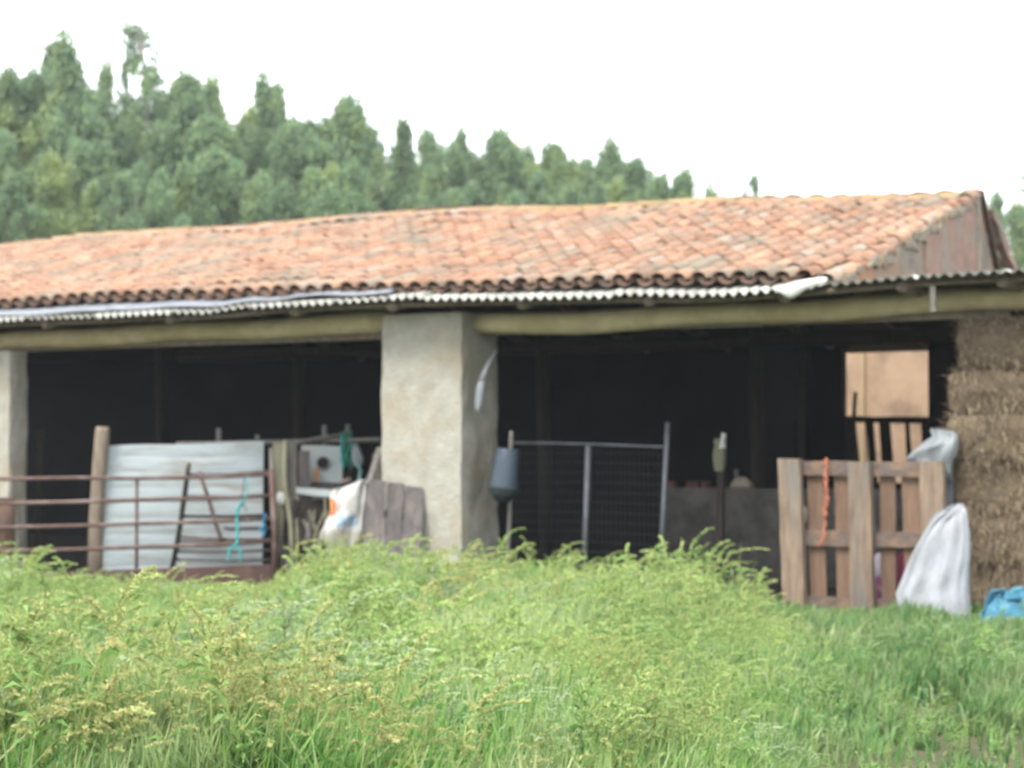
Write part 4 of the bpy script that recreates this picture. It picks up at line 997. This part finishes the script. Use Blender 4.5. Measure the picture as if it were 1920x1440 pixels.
# ------------------------------------------------------------------ grass and weeds
TOPX = [-400, 0, 30, 90, 300, 480, 520, 560, 640, 720, 800, 900, 1000, 1060, 1130, 1200, 1280, 1340, 1400, 1450, 1500, 1700, 1920, 2000]
TOPY = [1050, 1055, 1062, 1086, 1088, 1096, 1082, 1050, 1040, 1046, 1046, 1030, 1030, 1036, 1058, 1058, 1034, 1056, 1088, 1128, 1150, 1160, 1156, 1150]
def hlim(x, y):
    """how tall plants grow at a place: tall weeds in the left and middle, trodden short grass on the right"""
    px = 960 + F * x / y
    top = np.interp(px, TOPX, TOPY)
    zz = CAMH - (top - 850) / F * y
    tall = np.clip(zz, .05, .62)
    edge = np.interp(y, [7, 9, 12, 15, 18], [1330, 1420, 1500, 1450, 1450]) + 60 * np.sin(y * 2.1) + 40 * np.sin(y * 5.3 + x * 3)
    k = 1 / (1 + np.exp((px - edge) / 145))
    u = (x - O.x) * UA.x + (y - O.y) * UA.y
    path = .07 + .15 * np.clip((y - 9.2) / 2.5, 0, 1) - .10 * np.clip((y - 13.5) / 2, 0, 1) + .09 * np.sin(x * 3.1 + 1) * np.sin(y * 2.3) + .05 * np.sin(x * 7.1) * np.sin(y * 5.3 + 2)
    path = path + .20 * np.exp(-((px - 1890) / 60) ** 2 - ((y - 14.6) / .8) ** 2) + .18 * np.exp(-((px - 1830) / 130) ** 2 - ((y - 11.3) / 1.6) ** 2)
    return tall * k + np.clip(path, .05, .3) * (1 - k), k, px
def scatter(n, ymin=6.9, ymax=20.4, pw=1.0):
    y = ymin + (ymax - ymin) * rng.random(n) ** pw
    x = y * rng.uniform(-.36, .36, n)
    v = (x - O.x) * VA.x + (y - O.y) * VA.y
    ok = (v < -.12) | ((y < 20.3) & (x / y < -.112) & (v < .3))
    return x[ok], y[ok]
def noise2(x, y, s, seed):
    a = np.random.default_rng(seed).uniform(0, 6.28, 6)
    return (np.sin(x * s + a[0] + 1.3 * np.sin(y * s * .7 + a[1])) + np.sin(y * s * 1.1 + a[2] + 1.1 * np.sin(x * s * 1.6 + a[3])) + .6 * np.sin((x + y) * s * 2.1 + a[4])) / 2.6
DIRT = [(1690, 1425, .22), (1885, 1408, .30), (1570, 1438, .12), (1740, 1330, .16), (1180, 1425, .13), (880, 1430, .14)]
dirt = [(W(a, b, CAMH * F / (b - 850)).x, CAMH * F / (b - 850), c) for a, b, c in DIRT]
def grass():
    n = 365000
    x, y = scatter(n, pw=1.25)
    H, k, px = hlim(x, y)
    dens = .50 + .55 * noise2(x, y, 3.3, 3)
    for (dx, dy, r) in dirt: dens = np.where(((x - dx) / r) ** 2 + ((y - dy) / (r * 2.2)) ** 2 + .5 * noise2(x, y, 9, 4) < 1, -.17, dens)
    keep = rng.random(len(x)) < np.clip(dens + .25, .04, 1)
    x, y, H, k, px = x[keep], y[keep], H[keep], k[keep], px[keep]; n = len(x)
    h = H * np.clip(.86 + .20 * noise2(x, y, .95, 55), .45, 1.2) * np.where(k > .5, rng.uniform(.4, 1.05, n), rng.uniform(.35, 1.15, n)) * (.9 + .35 * noise2(x, y, 2.1, 8))
    for (dx, dy, r) in dirt: h = np.where((np.abs(x - dx * y / dy) < r * 1.1) & (y < dy) & (y > dy - 1.6) & (k < .5), h * .45, h)
    h = np.maximum(h, .03)
    w_ = rng.uniform(.003, .0065, n) * (1 + y / 22)
    a = rng.uniform(0, 6.283, n); lean = h * np.abs(rng.normal(.28, .22, n))
    dx, dy = np.cos(a) * lean + .10 * h, np.sin(a) * lean
    fa = rng.uniform(0, 6.283, n); sx, sy = np.cos(fa) * w_, np.sin(fa) * w_
    Z = np.zeros(n)
    b0 = np.stack([x - sx, y - sy, Z], 1); b1 = np.stack([x + sx, y + sy, Z], 1)
    m0 = np.stack([x - sx * .9 + dx * .3, y - sy * .9 + dy * .3, h * .6], 1); m1 = np.stack([x + sx * .9 + dx * .3, y + sy * .9 + dy * .3, h * .6], 1)
    droop = np.clip(1 - (lean / np.maximum(h, .01)) ** 2 * .5, .55, 1)
    t = np.stack([x + dx, y + dy, h * droop], 1)
    V = np.stack([b0, b1, m1, m0, t], 1).reshape(-1, 3); i = np.arange(n)[:, None] * 5
    kk = (k < rng.uniform(.3, .7, n)).astype(int)
    o = bpy.data.objects.new('grass', np_mesh('grass', V, i + np.array([[0, 1, 2, 3]]), i + np.array([[3, 2, 4]]), [M['blade'], M['short']], kk, kk)); COL.objects.link(o); tag(o, kind='stuff')
grass()
def weed_proto(seed, kind='plume'):
    """one weed, one metre tall: stem, leaves, side shoots that end in seed heads"""
    r_ = np.random.default_rng(seed); V, Fq, Ft, mq, mt = [], [], [], [], []
    def strip(pts, w_, mi, side=None):
        k = len(pts); o = len(V)
        for i, p in enumerate(pts):
            d = np.array(pts[min(i + 1, k - 1)]) - np.array(pts[max(i - 1, 0)])
            s = np.cross(d, side if side is not None else r_.normal(0, 1, 3)); s = s / (np.linalg.norm(s) + 1e-9)
            ww = w_[i] if hasattr(w_, '__len__') else w_
            V.append(np.array(p) - s * ww); V.append(np.array(p) + s * ww)
        for i in range(k - 1): Fq.append((o + 2 * i, o + 2 * i + 1, o + 2 * i + 3, o + 2 * i + 2)); mq.append(mi)
    bend = r_.normal(0, .10, 2) + np.array([.08, 0])
    stem = lambda t: np.array([bend[0] * t * t, bend[1] * t * t, t])
    sd_ = r_.normal(0, 1, 3)
    strip([stem(t) for t in (0, .35, .7, .95)], [.006, .005, .004, .003], 0, sd_); strip([stem(t) for t in (0, .35, .7, .95)], [.006, .005, .004, .003], 0, np.cross(sd_, [0, 0, 1]))
    def head(p, d, ln, n, mi, fat):
        for q in range(n):
            t = q / n; c = p + d * ln * t + np.array([.06 * ln * t, 0, -.45 * ln * t * t]); a = r_.normal(0, 1, 3); a /= np.linalg.norm(a)
            b = np.cross(a, r_.normal(0, 1, 3)); b /= np.linalg.norm(b) + 1e-9
            c = c + a * fat * (1.1 - t) * r_.random(); s = fat * r_.uniform(.7, 1.3)
            o = len(V); V.extend([c - a * s, c + b * s * .7, c + a * s * 1.2]); Ft.append((o, o + 1, o + 2)); mt.append(mi)
    nb = 9
    if kind == 'spike':
        nb = 0
        for b in range(7):
            a = r_.random() * 6.28; hh = r_.uniform(.6, 1.0); sp = r_.uniform(.08, .30)
            f = lambda t: np.array([math.cos(a) * sp * t * t + .10 * t * t, math.sin(a) * sp * t * t, hh * (t - .10 * t ** 4)])
            strip([f(t) for t in (0, .35, .65, .9)], [.004, .0035, .003, .002], 0, np.array([math.sin(a), -math.cos(a), .2])); d_ = f(1.0) - f(.72)
            head(f(.72), d_, 1.0, 44, 2 if b % 3 else 3, .012)
            q_ = r_.random() * 6.28; strip([np.array([0, 0, 0]), np.array([math.cos(q_) * .12, math.sin(q_) * .12, .35]), np.array([math.cos(q_) * .34, math.sin(q_) * .34, .48])], [.008, .008, .001], 1)
    for b in range(nb):
        t = .30 + .68 * b / nb + r_.normal(0, .03); t = min(t, .97); p = stem(t); a = b * 2.4 + r_.normal(0, .4)
        el = r_.uniform(.5, 1.1); ln = (.46 - .26 * t) * r_.uniform(.7, 1.25)
        d = np.array([math.cos(a) * math.cos(el) + .22, math.sin(a) * math.cos(el), math.sin(el)])
        mid = p + d * ln * .5; end = p + d * ln * .7 + np.array([.02, 0, -.2 * ln])
        strip([p, mid, end], [.0035, .003, .002], 0)
        if kind == 'plume':
            head(p + d * ln * .2, d, ln * 1.0, 54, 2, .0150)
        elif kind == 'pale':
            head(p + d * ln * .2, d, ln, 40, 3, .011)
        lp = p; ld = np.array([math.cos(a + .5), math.sin(a + .5), r_.uniform(-.1, .6)]); ld /= np.linalg.norm(ld)
        ll = (.20 - .12 * t) * r_.uniform(.7, 1.3)
        strip([lp, lp + ld * ll * .5 + np.array([0, 0, .02]), lp + ld * ll + np.array([0, 0, -.02])], [.002, ll * .11, .001], 1)
    if kind in ('plume', 'pale'): head(stem(.82), np.array([bend[0] * 1.8, bend[1] * 1.8, 1.0]), .26, 52, 2 if kind == 'plume' else 3, .017)
    for b in range({'leafy': 24, 'spike': 4}.get(kind, 9)):
        t = r_.uniform(.03, .45 if kind != 'leafy' else .9); p = stem(t); a = r_.random() * 6.28; ld = np.array([math.cos(a), math.sin(a), r_.uniform(0, .9)]); ld /= np.linalg.norm(ld)
        ll = r_.uniform(.13, .24) * (1 - .5 * t)
        strip([p, p + ld * ll * .3 + np.array([0, 0, .02]), p + ld * ll * .7 + np.array([0, 0, .02]), p + ld * ll + np.array([0, 0, -.03])], [.003, ll * .10, ll * .07, .001], 1)
    return np.array(V), np.array(Fq), np.array(Ft).reshape(-1, 3), np.array(mq), np.array(mt, int)
WM = [M['stem'], M['wleaf'], M['plume'], M['pale']]
WP = [weed_proto(100 + i) for i in range(6)] + [weed_proto(120 + i, 'pale') for i in range(4)] + [weed_proto(140 + i, 'leafy') for i in range(3)] + [weed_proto(160 + i, 'spike') for i in range(5)]
def weeds():
    x, y = scatter(6300, ymin=7.0, pw=1.15)
    H, k, px = hlim(x, y)
    H = H * np.clip(np.where(x / y < -.12, .86, .92) + .20 * noise2(x, y, .95, 55) + .2 * noise2(x, y, 2.6, 56), .42, 1.2)
    pn_ = noise2(x, y, 1.15, 21); pl_ = noise2(x, y, 1.5, 33)
    den = np.where(k > .5, .52 + .30 * pn_ + .30 * noise2(x, y, 3.4, 77), .30 + .3 * k)
    for (qx, qy, qr) in ((1150, 9.3, .95), (1000, 8.6, .7), (720, 13.5, 1.0), (420, 15.5, 1.0), (200, 17, 1.0), (1250, 13.5, .8), (560, 15.5, .8)):
        den = den + .5 * np.exp(-((x - (qx - 960) / F * qy) / qr) ** 2 - ((y - qy) / (qr * 1.3)) ** 2)
    keep = (rng.random(len(x)) < den); x, y, H, k, px, pn_, pl_ = [q[keep] for q in (x, y, H, k, px, pn_, pl_)]
    AV, AQ, AT, MQ, MT = [], [], [], [], []; off = 0
    for i in range(len(x)):
        if k[i] > .5:
            r1 = rng.random()
            if pl_[i] > .42 and r1 < .5: j = 6 + rng.integers(4)
            elif r1 < .66: j = rng.integers(6)
            elif r1 < .92: j = 13 + rng.integers(5)
            else: j = 10 + rng.integers(3)
        else: j = 10 + rng.integers(3) if rng.random() < .7 else 6 + rng.integers(4)
        V, Q, T, mq, mt = WP[j]
        h = max(.06, H[i] * rng.uniform(.6, 1.3)); a = rng.normal(0, .9)
        wsc = h * rng.uniform(.9, 1.5)
        c, s = math.cos(a), math.sin(a)
        AV.append(np.stack([x[i] + (V[:, 0] * c - V[:, 1] * s) * wsc, y[i] + (V[:, 0] * s + V[:, 1] * c) * wsc, V[:, 2] * h], 1))
        AQ.append(Q + off); AT.append(T + off); MQ.append(mq); MT.append(mt); off += len(V)
    me = np_mesh('weeds', np.concatenate(AV), np.concatenate(AQ), np.concatenate(AT), WM, np.concatenate(MQ), np.concatenate(MT))
    o = bpy.data.objects.new('weeds', me); COL.objects.link(o); tag(o, kind='stuff')
weeds()
# single tall weeds that stand clear against the shed
WL = [(1288, 1000, 15.6, 'tall yellow green weed leaning right against the dark middle of the right bay'), (1395, 1010, 15.9, 'tall weed with spread arms standing just left of the pallet'),
      (1215, 1025, 15.8, 'tall weed before the second steel fence post of the right bay'), (1040, 1015, 16.0, 'bushy yellow weed at the foot of the wire mesh panel'),
      (935, 1000, 16.2, 'thin upright weed in front of the post under the upturned bucket'), (640, 1015, 17.2, 'tall weed in front of the bulging feed sack'),
      (815, 1005, 16.6, 'tall weed in front of the foot of the main pillar'), (25, 1000, 16.5, 'tall curved weed standing before the rusty drum at the left edge'),
      (112, 1050, 16.8, 'short weed with hooked tip before the dark gap of the gate'), (590, 1012, 17.0, 'tall weed before the dark scrap heap'), (1345, 1030, 15.4, 'weed with drooping tip below the notched post')]
WMESH = []
for j in range(6):
    V, Q, T, mq, mt = WP[j]; WMESH.append(np_mesh('weed', V, Q, T, WM, mq, mt))
for j, q_ in ((0, 13), (1, 15), (2, 14)):
    V, Q, T, mq, mt = WP[q_]; WMESH[j] = np_mesh('weed', V, Q, T, WM, mq, mt)
for i, (px, py, D, lab) in enumerate(WL):
    p = W(px, py, D); h = p.z; p.z = 0; p.x -= .06
    o = bpy.data.objects.new('tall_weed', WMESH[i % 6]); COL.objects.link(o); o.location = p; o.scale = (h * 1.1, h * 1.1, h); o.rotation_euler = (0, 0, random.gauss(0, .6))
    tag(o, lab, 'weed', 'tall weeds standing clear against the shed')

# ------------------------------------------------------------------ haze
hz = MB().box((0, 150, 13.5), (620, 520, 29)).build('haze', M['soil']); tag(hz, kind='stuff')
hm = bpy.data.materials.new('haze'); hm.use_nodes = True; t_ = hm.node_tree
t_.nodes.remove(t_.nodes['Principled BSDF']); pv = t_.nodes.new('ShaderNodeVolumePrincipled')
pv.inputs['Density'].default_value = .0005; pv.inputs['Color'].default_value = (.93, .96, 1, 1)
t_.links.new(pv.outputs[0], t_.nodes['Material Output'].inputs['Volume'])
hz.data.materials.clear(); hz.data.materials.append(hm)
